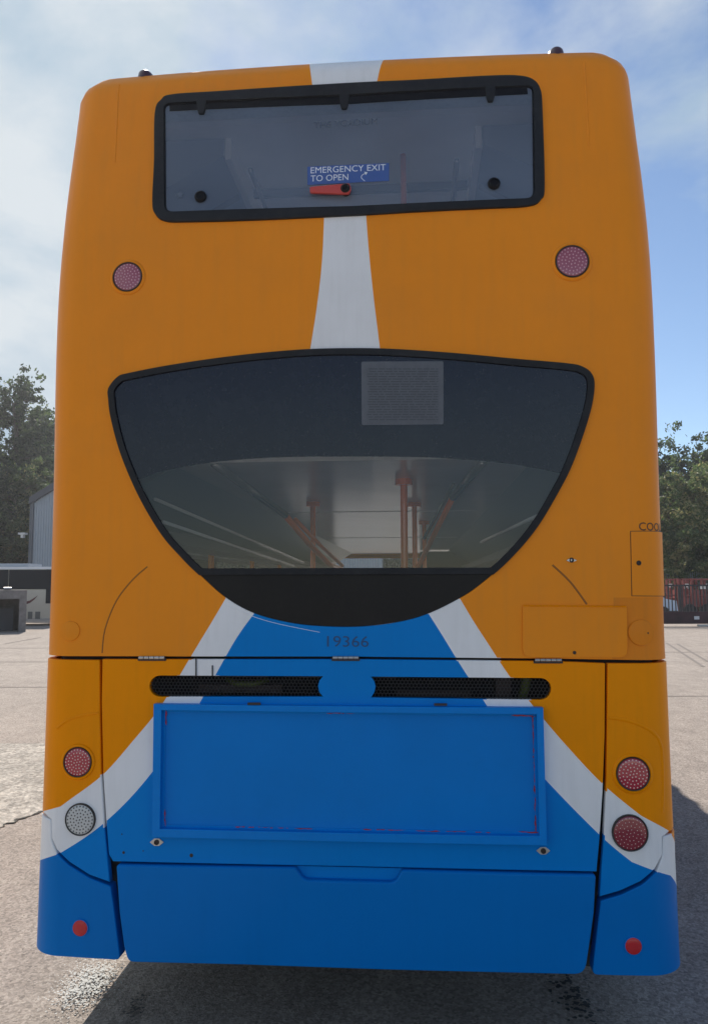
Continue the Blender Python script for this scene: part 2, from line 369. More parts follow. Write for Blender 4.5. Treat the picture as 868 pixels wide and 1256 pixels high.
def lathe(name, u, v, off, profile, m, parent, n=28, cap=True, scale=1, **kw):   # round fitting standing on the surface
    c = on(np.array([u]), np.array([v]), off)[0]; nv = Vector(nrm(PS, np.array([u]), np.array([v]))[0]); nv.normalize()
    a = Vector((1, 0, 0)); a = (a-nv*a.dot(nv)).normalized(); b = nv.cross(a); V = []; Fc = []
    for (r, h) in profile:
        for k in range(n):
            t = 2*math.pi*k/n; V.append(Vector(c)+a*math.cos(t)*r+b*math.sin(t)*r+nv*h)
    for j in range(len(profile)-1):
        for k in range(n): Fc.append((j*n+k, j*n+(k+1) % n, (j+1)*n+(k+1) % n, (j+1)*n+k))
    if cap: Fc.append(tuple((len(profile)-1)*n+k for k in range(n)))
    return link(name, V, Fc, m, parent, None, True, sharp=40, **kw)

def text_on(name, body, pts, size, m, parent, off=.002, fn=PS, sx=1, mirror=False, extrude=0, **kw):
    cu = bpy.data.curves.new('t', 'FONT'); cu.body = body; cu.size = 1; cu.resolution_u = 3
    if extrude: cu.offset = extrude
    to = bpy.data.objects.new('t', cu); COL.objects.link(to); bpy.context.view_layer.update()
    me = bpy.data.meshes.new_from_object(to.evaluated_get(bpy.context.evaluated_depsgraph_get())); bpy.data.objects.remove(to)
    co = np.array([v.co[:] for v in me.vertices]); fc = [tuple(p.vertices) for p in me.polygons]
    w = co[:, 0].max()-co[:, 0].min(); x = (co[:, 0]-co[:, 0].min())/w; y = co[:, 1]/.7
    if mirror: x = 1-x
    a, b = np.asarray(pts[0]), np.asarray(pts[1]); e = b-a; L = np.linalg.norm(e); e /= L; nn = np.array([-e[1], e[0]])
    q = a+np.outer(x*L, e)+np.outer(y*size, nn); V = on(q[:, 0], q[:, 1], off, fn)
    return link(name, V, fc, m, parent, None, False, **kw)

# ------------------------------------------------------------------ measured outlines
def px(*a): return list(a)
seam = uv([(66, 805), (125, 805), (430, 805.5), (680, 808), (811, 811)]); SEAMV = seam[:, 1]
VB = .33; VTOP = ZT+RT*math.pi/2+.05
bus = empty('double_decker_bus', (BX, BY, 0), -YAW, 'orange, white and blue double decker bus seen from behind, parked in the yard', 'bus')

# paint regions in (u,v)
wh_l = [(275, 737), (262, 760), (240, 795), (224, 823), (208, 850), (192, 877), (164, 907), (127, 954), (97, 972), (75, 989), (56, 999)]
wh_l2 = [(52, 1064), (73, 1047), (107, 1027), (131, 1008), (164, 976), (190, 944), (222, 900), (240, 872), (255, 845), (272, 815), (290, 780), (313, 751)]
wh_r = [(566, 738), (585, 771), (607, 801), (616, 820), (633, 842), (649, 859), (666, 883), (706, 928), (740, 965), (785, 1000), (814, 1024), (824, 1035)]
wh_r2 = [(828, 1091), (808, 1077), (774, 1057), (744, 1035), (733, 1022), (706, 996), (667, 955), (640, 925), (610, 887), (592, 858), (575, 832), (560, 810), (545, 783), (528, 757)]
def split_edge(line, sg):                            # run the last visible edge on round to the bus's side
    q = uv(line); return q
def region_sides():
    L1 = uv(wh_l[:-1]); L2 = uv(wh_l2[1:]); R1 = uv(wh_r[:-2]); R2 = uv(wh_r2[2:])
    ue = 1.75
    sl = (L1[-1][1]-L1[-2][1])/(L1[-1][0]-L1[-2][0])
    Lout = [(-1.30, L1[-1][1]-.045), (-ue, L1[-1][1]-.28)]; Lin = [(-ue, L2[0][1]-.30), (-1.30, L2[0][1]-.055)]
    Rout = [(1.25, R1[-1][1]-.065), (1.32, R1[-1][1]-.13), (ue, R1[-1][1]-.5)]; Rin = [(ue, R2[0][1]-.5), (1.32, R2[0][1]-.12), (1.25, R2[0][1]-.06)]
    return L1, L2, R1, R2, Lout, Lin, Rout, Rin
L1, L2, R1, R2, Lout, Lin, Rout, Rin = region_sides()
def sm(q):                                           # iron the hand-measured kinks out of a paint edge
    q = densify(np.asarray(q), .03, False); 
    for it in range(14): q[1:-1] = q[1:-1]*.5+(q[:-2]+q[2:])*.25
    return q
L1, L2, R1, R2 = sm(L1), sm(L2), sm(R1), sm(R2)
up1 = lambda q, dy: q[0]+np.array([0, dy])
topl = L1[0]+(L1[0]-L1[1])*1.2; topl2 = L2[-1]+(L2[-1]-L2[-2])*.8; topr = R1[0]+(R1[0]-R1[1])*.8; topr2 = R2[-1]+(R2[-1]-R2[-2])*.8
reg_white_l = np.array([tuple(topl)]+[tuple(p) for p in L1]+Lout+Lin+[tuple(p) for p in L2]+[tuple(topl2)])
reg_white_r = np.array([tuple(topr)]+[tuple(p) for p in R1]+Rout+Rin+[tuple(p) for p in R2]+[tuple(topr2)])
reg_blue = np.array([tuple(topl2)]+[tuple(p) for p in L2[::-1]]+Lin[::-1]+[(-1.78, .2), (1.78, .2)]+Rin+[tuple(p) for p in R2]+[tuple(topr2)])
a_, b_ = uv([(384, 112), (380, 82)]), uv([(461, 106), (467, 80)])
ws_top = np.array([a_[0], a_[1], a_[1]+(a_[1]-a_[0])*3, b_[1]+(b_[1]-b_[0])*3, b_[1], b_[0]])
ws_mid = np.concatenate([smooth_line(uv([(397.5, 258), (396.5, 290), (394, 330), (388, 380), (379, 437)]), .03), smooth_line(uv([(467, 437), (457.5, 360), (451.5, 300), (448.5, 258)]), .03)])

# ------------------------------------------------------------------ rear shell
lw = smooth_line(uv([(134, 490), (134, 477), (145, 463), (159, 458), (217, 447), (296, 436), (374, 429), (440, 427.5), (491, 429), (562, 434), (632, 440.6), (694, 446), (713, 450),
     (724.7, 459), (728, 475), (722, 509), (703, 565), (684.5, 603), (656, 650), (623, 688), (590, 716.5), (566, 733), (528, 752), (491, 763), (443, 769),
     (394, 768.6), (354, 764), (311, 752.5), (276, 733), (245, 705.5), (225, 686), (198, 654.6), (170.5, 607.6), (149, 557), (137, 513)]), .012, True)
uw = smooth_line(uv([(190, 200), (191, 140), (199, 124), (213, 117.5), (279, 113), (440, 103), (507, 100), (595, 95), (632, 94.5), (652, 99), (662, 112), (664.5, 140), (667, 228),
     (663, 245), (648, 253.7), (595, 256.7), (507, 261), (440, 265), (323, 270.5), (235, 273), (203, 272), (191, 263), (188, 248)]), .012, True)
vv_ = np.linspace(SEAMV[-1], VTOP, 22)
right_edge = [(uedge(v), v) for v in vv_]; left_edge = [(-uedge(v), v) for v in np.linspace(VTOP, SEAMV[0], 22)]
shell_out = [tuple(p) for p in seam[1:4]]+right_edge+left_edge
dull = np.array([tuple(p) for p in uv([(752, 733), (750, 815)])]+[(1.75, SEAMV[-1]-.05)]+[(1.75, uv([(800, 732)])[0][1])])
cream = np.array([(-1.8, ZT+RT*.78), (1.8, ZT+RT*.78), (1.8, VTOP+.1), (-1.8, VTOP+.1)])  # roof cream carried lower here to paint the sunlit pale edge line
pil = 1.0
lines = [np.stack([np.full(60, s*x), np.linspace(SEAMV.max()+.02, VTOP-.02, 60)], 1) for s in (-1, 1) for x in (1.10, 1.13, 1.165, 1.20, 1.235, 1.27, 1.305)]
g3 = np.array([0, 3])
sheet('rear_shell', shell_out, [M['orange'], M['blue'], M['white'], M['orange_dull'], M['cream']], holes=[inset(ccw(lw), .004), inset(ccw(uw), .004)],
      regions=[(reg_blue, 1), (reg_white_l, 2), (reg_white_r, 2), (ws_top, 2), (ws_mid, 2), (dull, 3), (cream, 4)], lines=lines, grid=.065, parent=bus, rim=.03, bevel=.004, sharp=60)

# ------------------------------------------------------------------ dark backing sheets, shade behind gaps and grilles put into their colour
bk = [(-1.30, .50), (1.30, .50), (1.30, 1.66), (-1.30, 1.66)]
gl_px = [(196, 829), (396, 829.5), (391.5, 835), (390, 841.5), (391.5, 849), (396, 854.5), (196, 854)]
gr_px = [(455, 830), (664, 832), (664, 858), (455, 855.5), (459, 849), (460.5, 842.5), (459, 836)]
def arc(cx, cy, rx, ry, a0, a1, n=8): return [(cx+rx*math.cos(R(a0+(a1-a0)*k/n)), cy-ry*math.sin(R(a0+(a1-a0)*k/n))) for k in range(n+1)]
gl_px = [(396, 829.5), (391.5, 835), (390, 841.5), (391.5, 849), (396, 854.5)]+arc(197, 841.5, 13.5, 13, 270, 90, 10)
gr_px = [(455, 855.5), (459, 849), (460.5, 842.5), (459, 836), (455, 830)]+arc(662.5, 845, 13, 13.3, 90, -90, 10)
gl, gr = uv(gl_px), uv(gr_px)
sheet('gap_backing', bk, M['frame'], off=-.05, parent=bus, rim=.01, grid=.15, holes=[inset(ccw(gl), -.015), inset(ccw(gr), -.015)])
sheet('grille_backing', [(-1.0, 1.30), (1.0, 1.30), (1.0, 1.62), (-1.0, 1.62)], M['black'], off=-.16, parent=bus, grid=.3)
for (x0, x1, z0, z1) in ((-.86, -.80, 1.40, 1.56), (-.55, -.33, 1.50, 1.60), (-.62, -.27, 1.44, 1.47), (.60, .66, 1.40, 1.56), (.2, .5, 1.42, 1.45), (-.2, .2, 1.50, 1.53)):
    mb = MB(); mb.box(x0, x1, .09, .13, z0, z1); mb.build('engine_bracket', M['dark_steel'], bus)
mb = MB(); mb.tube([(-.50, .1, 1.49), (-.45, .07, 1.475), (-.38, .07, 1.475), (-.33, .1, 1.49)], .012, 8); hose_m = mat('green_hose', (.12, .16, .03), rough=.5); mb.build('coolant_hose', hose_m, bus, smooth=True); mb = MB(); mb.tube([(.70, .1, 1.40), (.72, .08, 1.5), (.71, .1, 1.58)], .02, 8)
mb.build('coolant_hose', hose_m, bus, smooth=True)

# ------------------------------------------------------------------ engine cover
ec = uv([(126, 808.5), (430, 808.5), (680, 811), (741.5, 813.5), (741, 900), (738.5, 970), (734.5, 1030), (731, 1069), (430, 1062.5), (139, 1056.5), (134, 1048), (131, 1010), (127, 950), (125, 860)])
gh = [gl, gr]
cover = sheet('engine_cover', ec, [M['orange'], M['blue'], M['white'], M['orange_light']], holes=gh, regions=[(np.array([(-1.4, 1.0), (1.4, 1.0), (1.4, 1.7), (-1.4, 1.7)]), 3), (reg_blue, 1), (reg_white_l, 2), (reg_white_r, 2)],
      grid=.08, parent=bus, rim=.035, bevel=.005, nb=3, off=.002, hole_rim=.03)
def honeycomb(name, outline, cell=.0145, wall=.0016):
    q = ccw(outline); lo, hi = q.min(0), q.max(0); V = []; Fc = []; s = cell/math.sqrt(3); row = 0; y = lo[1]
    qi = inset(densify(q, .01), -.004)
    while y < hi[1]+cell:
        x = lo[0]+(cell/2 if row % 2 else 0)
        while x < hi[0]+cell:
            if pip(qi, np.array([[x, y]]))[0]:
                b = len(V)
                for rr, o in ((s*1.0, -.012), (s*.83, -.010), (s*.80, -.015)):
                    for k in range(6):
                        t = math.pi/6+k*math.pi/3; V.append((x+rr*math.cos(t), y+rr*math.sin(t), o))
                for k in range(6):
                    k2 = (k+1) % 6; Fc += [(b+k, b+k2, b+6+k2, b+6+k), (b+6+k, b+6+k2, b+12+k2, b+12+k)]
            x += cell
        y += s*1.5; row += 1
    V = np.array(V); P = PS(V[:, 0], V[:, 1])+nrm(PS, V[:, 0], V[:, 1])*V[:, 2:3]
    return link(name, P, Fc, M['mesh'], cover, None, False)
honeycomb('grille', gl); honeycomb('grille', gr)

def hinge(xa, xb, y, w=3):
    a, b = uv([(xa, y), (xb, y)]); mbh = MB(); n = 5
    for k in range(n):
        p = a+(b-a)*(k+.06)/n; q = a+(b-a)*(k+.94)/n; P_ = on(np.array([p[0], q[0]]), np.array([p[1], q[1]]), .006)
        mbh.tube([P_[0], P_[1]], .0065, 10)
    h = mbh.build('hinge', M['steel'], cover, sharp=40)
    m2 = (a+b)/2; e = (b-a)
    sheet('hinge_leaf', [tuple(a+np.array([-.004, -.013])), tuple(b+np.array([.004, -.013])), tuple(b+np.array([.004, -.001])), tuple(a+np.array([-.004, -.001]))], M['dark_steel'], off=.006, parent=cover, rim=.008, bevel=.001, grid=1)
hinge(171, 203, 806.5); hinge(408, 440, 806.5); hinge(655, 688, 809.5)

# advert frame and its panel
fo = uv([(192, 862), (664, 866.5), (668.5, 1033.5), (190, 1023.5)]); fi = uv([(200.5, 870), (656.5, 875), (660, 1023.5), (198.5, 1014.5)], .01)
fo = ccw(fo); fi = ccw(fi)
bluef = mat('blue_frame_paint', (.0, .22, .68), rough=.4, coat=.03, spec=.15, var=.05, dirt=.15, dirt_col=(.0, .13, .42))
adv = sheet('advert_frame', fo, bluef, holes=[fi], off=.034, rim=.032, bevel=.003, parent=bus, grid=.2, hole_rim=.03)
fi2 = inset(fi, .020)
sheet('panel_trim', inset(fi, -.002), M['blue'], holes=[fi2], off=.010, rim=.008, bevel=.002, parent=adv, grid=.3, hole_rim=.004)
sheet('advert_panel', inset(fi, .016), mat('blue_advert_panel', (.0, .205, .64), rough=.42, coat=.03, spec=.13, var=.05, vscale=2.5, dirt=.22, dirt_col=(.0, .165, .50)), off=.007, rim=.004, bevel=.001, parent=adv, grid=.12)
def chips(pts, w, n, name='bare_red_patch'):
    q = smooth_line(uv(pts, .012), .01); mbx = MB()
    for k in range(n):
        i = rng.integers(0, len(q)-1); c = q[i]+rng.normal(0, w*.25, 2); l = rng.uniform(.004, .020); d = q[min(i+2, len(q)-1)]-q[max(i-2, 0)]; d = d/np.linalg.norm(d); nn = np.array([-d[1], d[0]])
        hw = rng.uniform(.0008, .0026); pp = [c-d*l, c-nn*hw, c+d*l, c+nn*hw*rng.uniform(.3, 1)]
        ins_ = np.array(pp); P_ = on(ins_[:, 0], ins_[:, 1], .0118+.00002*k); mbx.add(P_, [(0, 1, 2, 3)])
    mbx.build(name, M['red_chip'], adv, kind='stuff')
chips([(653, 880), (656.5, 1018)], .004, 46); chips([(632, 877.5), (655, 878.5)], .004, 18); chips([(641, 1020.5), (658, 1021)], .004, 12)
chips([(204, 875), (204, 889)], .004, 12); chips([(202.5, 995), (202.5, 1012)], .004, 12); chips([(290, 1014), (380, 1016.5)], .003, 18); chips([(445, 1017), (600, 1021)], .003, 30)
chips([(400, 874.5), (432, 875)], .003, 8)
for (x, y) in ((312, 863), (540, 864)):
    a = uv([(x-8, y-1.5), (x+8, y-1.5), (x+8, y+1.5), (x-8, y+1.5)], .03); sheet('catch_plate', a, M['dark_steel'], off=.037, rim=.006, bevel=.0015, parent=adv, grid=1)
def bolt(x, y, r=.008, m='dark_steel', par=None, off=0, name='bolt'):
    u_, v_ = uv([(x, y)], off)[0]; return lathe(name, u_, v_, off, [(r, 0), (r*.95, .002), (r*.5, .0035)], M[m], par or cover, n=12)
for (x, y) in ((193, 1032.5), (665.5, 1043)):
    a = uv([(x-8.5, y), (x-3, y-4.5), (x+3, y-4.5), (x+8.5, y), (x+3, y+4.5), (x-3, y+4.5)])
    lk = sheet('lock_plate', a, M['steel'], off=.0065, rim=.006, bevel=.001, parent=cover, grid=1); u_, v_ = uv([(x, y)])[0]
    lathe('key_socket', u_, v_, .006, [(.0105, 0), (.010, .004), (.0075, .0045), (.007, .001)], M['dark_steel'], cover, n=16)
bolt(152, 1045.5, .006); bolt(176, 1043.5, .003); bolt(235, 1049, .008); bolt(150, 1023, .003)
# short cables hanging from the hinge line above the left grille
for (x, y0, y1) in ((241, 807, 829), (261, 816, 829)):
    q = uv([(x, y0), (x, y1)]); P_ = on(q[:, 0], q[:, 1], .005); mb = MB(); mb.tube(P_, .0026, 6); mb.build('vent_cable', M['frame'], cover)

# ------------------------------------------------------------------ lamp panels at the two corners
def corner_poly(sg):
    if sg < 0:
        inn = uv([(122.5, 809.5), (123, 880), (124.5, 950), (128.5, 1015), (135, 1082), (110, 1073), (86, 1057.5), (71, 1043)]); ue = -uedge(1.0, .28)
        low = uv([(64.5, 1028)])[0]; top = inn[0][1]; vlow = low[1]+.085
        return [(ue, top), tuple(inn[0])]+[tuple(p) for p in inn[1:]]+[tuple(low), (low[0]-.008, vlow-.012), (low[0]-.05, vlow), (ue, vlow+.01)]
    inn = uv([(744.5, 813.5), (744, 880), (743, 960), (739.5, 1035), (734.5, 1100), (760, 1092.5), (785, 1081), (802, 1066)]); ue = uedge(1.0, .28)
    low = uv([(811, 1048)])[0]; top = inn[0][1]; vlow = low[1]+.075
    return [(ue, top), tuple(inn[0])]+[tuple(p) for p in inn[1:]]+[tuple(low), (low[0]+.004, vlow-.01), (low[0]+.04, vlow), (ue, vlow+.01)]
cl = [np.stack([np.full(40, s*x), np.linspace(.42, 1.58, 40)], 1) for s in (-1, 1) for x in (1.14, 1.17, 1.205, 1.24, 1.275, 1.31, 1.345)]
lines_lr = {-1: cl[:7], 1: cl[7:]}
def clip(ls, poly):
    out = []
    for l in ls:
        k = pip(inset(ccw(densify(poly, .03)), .008), l); l2 = l[k]
        if len(l2) > 2: out.append(l2)
    return out
lp = {}
for sg in (-1, 1):
    poly = corner_poly(sg); lp[sg] = poly
    sheet('lamp_panel', poly, [M['orange_light'], M['blue'], M['white']], regions=[(reg_blue, 1), (reg_white_l, 2), (reg_white_r, 2)], lines=clip(lines_lr[sg], poly), grid=.05,
          parent=bus, off=.003, rim=.03, bevel=.008, nb=3, sharp=60)
# embossed beads on the lamp panels and dark strips painting the shade of the shell's grooves
ribbon('pressed_bead', smooth_line(uv([(746, 880), (765, 882.5), (785, 889), (802, 900), (809.5, 914), (811.5, 935), (812, 970), (811, 996)]), .02), .018, M['orange_light'], parent=bus, height=.0045)
ribbon('pressed_bead', smooth_line(uv([(71, 893), (82, 884), (98, 878), (121, 874)]), .02), .012, M['orange_light'], parent=bus, height=.005)
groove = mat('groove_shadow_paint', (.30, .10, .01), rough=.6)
ribbon('groove_shade_strip', smooth_line(uv([(125.5, 801), (129, 772), (143, 737), (163, 711), (181, 695)]), .02), .0055, groove, parent=bus, height=.001, off=.0008)
ribbon('groove_shade_strip', smooth_line(uv([(677, 693), (699, 714), (719, 741)]), .02), .008, groove, parent=bus, height=.001, off=.0008)
ribbon('paint_scratch', smooth_line(uv([(277, 742), (313, 757), (345, 766), (392, 775.5)]), .01), .0022, M['white'], parent=bus, height=.0004, off=.0006)

# ------------------------------------------------------------------ bumpers
bp = uv([(142, 1061.5), (362, 1065), (371, 1077), (376, 1080), (480, 1083), (485, 1081), (493, 1068), (731, 1074), (728.5, 1120), (723, 1160), (717.5, 1196.5), (468, 1190.5), (300, 1184.5), (157, 1181), (152, 1165), (146, 1120)], .02)
bp = rounded(bp, [.012, .008, .006, .006, .006, .006, .008, .012, 0, .05, .04, 0, 0, .03, .02, 0], 4)
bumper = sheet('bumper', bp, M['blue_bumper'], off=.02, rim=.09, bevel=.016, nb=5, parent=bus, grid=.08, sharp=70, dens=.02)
rc = uv([(355, 1063.5), (500, 1067), (492, 1090), (364, 1086)], .004); sheet('grab_recess', rc, M['blue'], off=-.012, parent=bumper, rim=.02, bevel=.003, grid=.1)
cb = {}
for sg in (-1, 1):
    if sg < 0:
        top = uv([(62, 1005.5), (63, 1031), (70, 1047.5), (85, 1062), (110, 1077.5), (135.5, 1087.5)], .005)
        inn = uv([(139, 1110), (144, 1150), (147.5, 1178)], .005); ue = -uedge(.6, .25); vt = top[0][1]
        poly = [(ue, vt+.004)]+[tuple(p) for p in top]+[tuple(p) for p in inn]+[tuple(p) for p in uv([(105, 1175.5), (75, 1173.5)], .005)]+[(ue, inn[-1][1]+.0)]
    else:
        top = uv([(813.5, 1026.5), (812.5, 1051), (805.5, 1069.5), (787, 1086), (762, 1098), (736.5, 1105.5)], .005)
        inn = uv([(733.5, 1130), (730, 1160), (726, 1196)], .005); ue = uedge(.6, .25); vt = top[0][1]
        poly = [(ue, vt+.004)]+[tuple(p) for p in top]+[tuple(p) for p in inn]+[tuple(p) for p in uv([(760, 1197), (800, 1197.5)], .005)]+[(ue, inn[-1][1]+.0)]
    poly = rounded(poly, [0]+[0]*len(top)+[0]*(len(inn)-1)+[.02]+[0]*3, 3)
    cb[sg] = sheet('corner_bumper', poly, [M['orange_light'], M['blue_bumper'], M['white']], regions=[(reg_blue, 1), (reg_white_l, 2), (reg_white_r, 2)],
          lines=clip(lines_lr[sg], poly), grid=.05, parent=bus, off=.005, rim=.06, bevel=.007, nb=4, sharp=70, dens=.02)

# ------------------------------------------------------------------ lamps
def led_cluster(u, v, off, radius, rings, dot, m, parent, dome=0):
    c = on(np.array([u]), np.array([v]), off)[0]; nv = Vector(nrm(PS, np.array([u]), np.array([v]))[0]); a = Vector((1, 0, 0)); a = (a-nv*a.dot(nv)).normalized(); b = nv.cross(a); mbl = MB()
    for j in range(rings+1):
        n = 1 if j == 0 else 6*j
        for k in range(n):
            t = 2*math.pi*k/n+.2*j; rr = radius*j/rings; h = dome*math.sin(math.acos(min(1, rr/(radius/.88))))
            p = Vector(c)+a*math.cos(t)*rr+b*math.sin(t)*rr+nv*h; V = []
            for (r_, hh) in ((dot, 0), (dot*.7, dot*.5)):
                for q in range(6): s = q*math.pi/3; V.append(p+a*math.cos(s)*r_+b*math.sin(s)*r_+nv*hh)
            mbl.add(V, [(q, (q+1) % 6, 6+(q+1) % 6, 6+q) for q in range(6)]+[tuple(range(6, 12))])
    mbl.build('led_dots', m, parent, kind='stuff')
def lamp(name, x, y, rpx, lens, led, rings=4, surround=None, label=None, dot=.0026, off=.002, dome=.0055):
    u, v = uv([(x, y)], off)[0]; r = rpx/ (F/3.28)
    bz = lathe(name, u, v, off, [(r*1.0, -.002), (r*.99, .006), (r*.965, .008), (r*.92, .007), (r*.90, .001)], M['bezel'], bus, n=36, cap=False, label=label)
    if surround: lathe('lamp_surround', u, v, off, [(r*1.20, -.002), (r*1.14, .004), (r*1.04, .006), (r*.99, .003)], surround, bz, n=36, cap=False)
    rl = r*.92; pr = [(rl, .0035)]+[(rl*math.cos(t), .0035+dome*math.sin(t)) for t in np.linspace(.25, 1.45, 6)]
    lathe('lens', u, v, off, pr, lens, bz, n=36)
    led_cluster(u, v, off+.0034, rl*.88, rings, dot, led, bz, dome)
    return bz
lamp('high_level_lamp', 157, 340, 19, M['lens_pink'], M['led_pink'], 4, M['orange'], 'faded pink lamp high on the left', dot=.0034)
lamp('high_level_lamp', 701, 321, 20, M['lens_pink'], M['led_pink'], 4, M['orange'], 'faded pink lamp high on the right', dot=.0034)
lamp('tail_lamp', 96, 934.5, 17.6, M['lens_red'], M['led'], 4, M['orange_light'], 'red tail lamp of the left corner', off=.005, dot=.003)
lamp('reversing_lamp', 99, 1005, 18.6, M['lens_white'], M['led_dark'], 4, None, 'clear white lamp of the left corner', off=.005, dot=.0035)
lamp('tail_lamp', 775.5, 949, 18.8, M['lens_red'], M['led'], 4, M['orange_light'], 'upper red lamp of the right corner', off=.005, dot=.003)
lamp('fog_lamp', 772, 1021.5, 20, M['lens_deep'], M['led'], 4, None, 'deep red lower lamp of the right corner', off=.005, dot=.002)
for (x, y, sg) in ((99, 1138, -1), (776, 1160, 1)):
    u, v = uv([(x, y)], .005)[0]; r = .0305
    b = lathe('reflector', u, v, .005, [(r*1.12, -.001), (r*1.1, .004), (r, .0045)], M['blue_bumper'], cb[sg], n=24, cap=False)
    lathe('reflector_disc', u, v, .005, [(r, .0042), (r*.9, .006)], M['reflector'], cb[sg], n=24)
for (x, y) in ((172, 94), (687, 65)):
    ux = uv([(x, 100)])[0][0]; p = PS(np.array([ux]), np.array([ZT+RT*1.1]))[0]; mbm = MB(); rings = [(.036, -.04), (.036, -.012), (.033, .006), (.024, .017), (.012, .021)]; n = 18; V = []
    for (r_, h) in rings:
        for k in range(n): t = 2*math.pi*k/n; V.append((p[0]+r_*1.0*math.cos(t), p[1]+.01+r_*1.3*math.sin(t), p[2]+h))
    mbm.add(V, [(j*n+k, j*n+(k+1) % n, (j+1)*n+(k+1) % n, (j+1)*n+k) for j in range(4) for k in range(n)]+[tuple(4*n+k for k in range(n))])
    mbm.build('marker_lamp', M['marker'], bus, sharp=50)

# ------------------------------------------------------------------ windows
# upper emergency window
lo_in = rounded(uv([(200.5, 127), (430, 116), (654.5, 104.5), (656, 245), (430, 255), (201.5, 262)], .008), [.035, 0, .035, .04, 0, .04], 6)
wtop = sheet('upper_rear_window', lo_in, M['glass_top'], off=.004, rim=.006, bevel=.001, parent=bus, grid=.15, label='wide emergency window of the upper deck')
sheet('window_seal', uw, M['rubber'], holes=[inset(ccw(densify(lo_in, .03)), .006)], off=.014, rim=.014, bevel=.006, nb=3, parent=wtop, grid=.06, hole_rim=.01)
inn2 = inset(ccw(densify(lo_in, .03)), .022)
sheet('sash_trim', inset(ccw(densify(lo_in, .03)), .008), M['gloss_black'], holes=[inset(inn2, -.006)], off=.0085, rim=.004, bevel=.001, parent=wtop, grid=.3, hole_rim=.004)
top_strip = rounded(uv([(208, 129), (430, 118.5), (646, 107), (647, 115), (430, 127), (208, 136)], .008), [0]*6, 1)
sheet('sash_band', top_strip, M['gloss_black'], off=.007, rim=.002, bevel=.0005, parent=wtop, grid=.3)
for (x, y) in ((247, 131), (422, 125), (601, 116)):
    a = rounded(uv([(x-6, y-9), (x+6, y-9), (x+5, y+3), (x+3, y+9), (x-3, y+9), (x-5, y+3)], .01), .004, 3); sheet('hinge_tab', a, M['rubber'], off=.016, rim=.012, bevel=.003, parent=wtop, grid=1)
for (x, y) in ((246, 241), (605.5, 225)):
    u, v = uv([(x, y)], .01)[0]; lathe('catch_knob', u, v, .006, [(.026, 0), (.025, .008), (.018, .012), (.016, .008), (.006, .008)], M['gloss_black'], wtop, n=20)
st = sheet('exit_sticker', uv([(377, 204.5), (477, 200), (477, 222), (377, 227)], .006), M['sticker_blue'], off=.0068, rim=.001, bevel=.0004, parent=wtop, grid=.3)
T = uv([(381, 213), (473, 209), (381, 223), (427, 221)], .006)
text_on('lettering', 'EMERGENCY EXIT', (T[0], T[1]), .028, M['sticker_text'], wtop, off=.0078)
text_on('lettering', 'TO OPEN', (T[2], T[3]), .028, M['sticker_text'], wtop, off=.0078)
ar = smooth_line(uv([(449, 212.5), (444.5, 214.5), (443, 218), (447.5, 222.5)], .006), .004); ribbon('arrow_mark', ar, .003, M['sticker_text'], off=.0076, height=.0004, parent=wtop)
ahd = uv([(446.5, 210.8), (450.5, 211.6), (448.5, 215)], .006); sheet('arrow_head', ahd, M['sticker_text'], off=.0079, rim=.0008, bevel=.0002, parent=wtop, grid=1)
T = uv([(385, 157.5), (463, 152)], .006); text_on('etched_words', 'THE YCADIUM', (T[0], T[1]), .028, M['etch'], wtop, off=.0062)
def star(x, y, r):
    c = uv([(x, y)], .006)[0]; q = [c+np.array([math.sin(k*math.pi/5), math.cos(k*math.pi/5)])*(r if k % 2 == 0 else r*.42) for k in range(10)]
    sheet('star_mark', q, M['etch'], off=.0062, rim=.0008, bevel=.0002, parent=wtop, grid=1)
star(221, 239, .022)
hq = rounded(uv([(380, 229.5), (418, 226), (428, 225), (431, 231), (428, 238), (418, 238), (380, 236.5)], .03), [.006, 0, .008, .01, .008, 0, .006], 4)
sheet('exit_handle', hq, M['red_plastic'], off=.034, rim=.012, bevel=.004, nb=3, parent=wtop, grid=.3)
u, v = uv([(423.5, 231.5)], .03)[0]; lathe('handle_pivot', u, v, 0, [(.020, .004), (.020, .036), (.013, .040), (.010, .037)], M['gloss_black'], wtop, n=18)

# lower window
clear = smooth_line(uv([(100, 600), (172, 587), (200, 578), (262, 567), (340, 561), (430, 560), (520, 561), (600, 566), (650, 573), (688, 581), (760, 598)], .0), .03)
gout = densify(ccw(lw), .03)
gpanel = [p for p in inset(gout, .006)]
vbar_hi = uv([(430, 698)])[0][1]; vbar_lo = uv([(430, 706)])[0][1]
band_poly = np.array([tuple(p) for p in clear]+[(1.5, 3.2), (-1.5, 3.2)])
up_part = np.array([p for p in gpanel if p[1] > vbar_hi-.004]); lo_part = np.array([p for p in gpanel if p[1] < vbar_hi+.004])
wlow = sheet('lower_rear_window', up_part, [M['glass'], M['frit']], regions=[(band_poly, 1)], off=.002, rim=.006, bevel=.001, parent=bus, grid=.15, label='smile shaped window of the lower deck')
lo_part = lo_part[np.argsort(lo_part[:, 0])] if False else lo_part
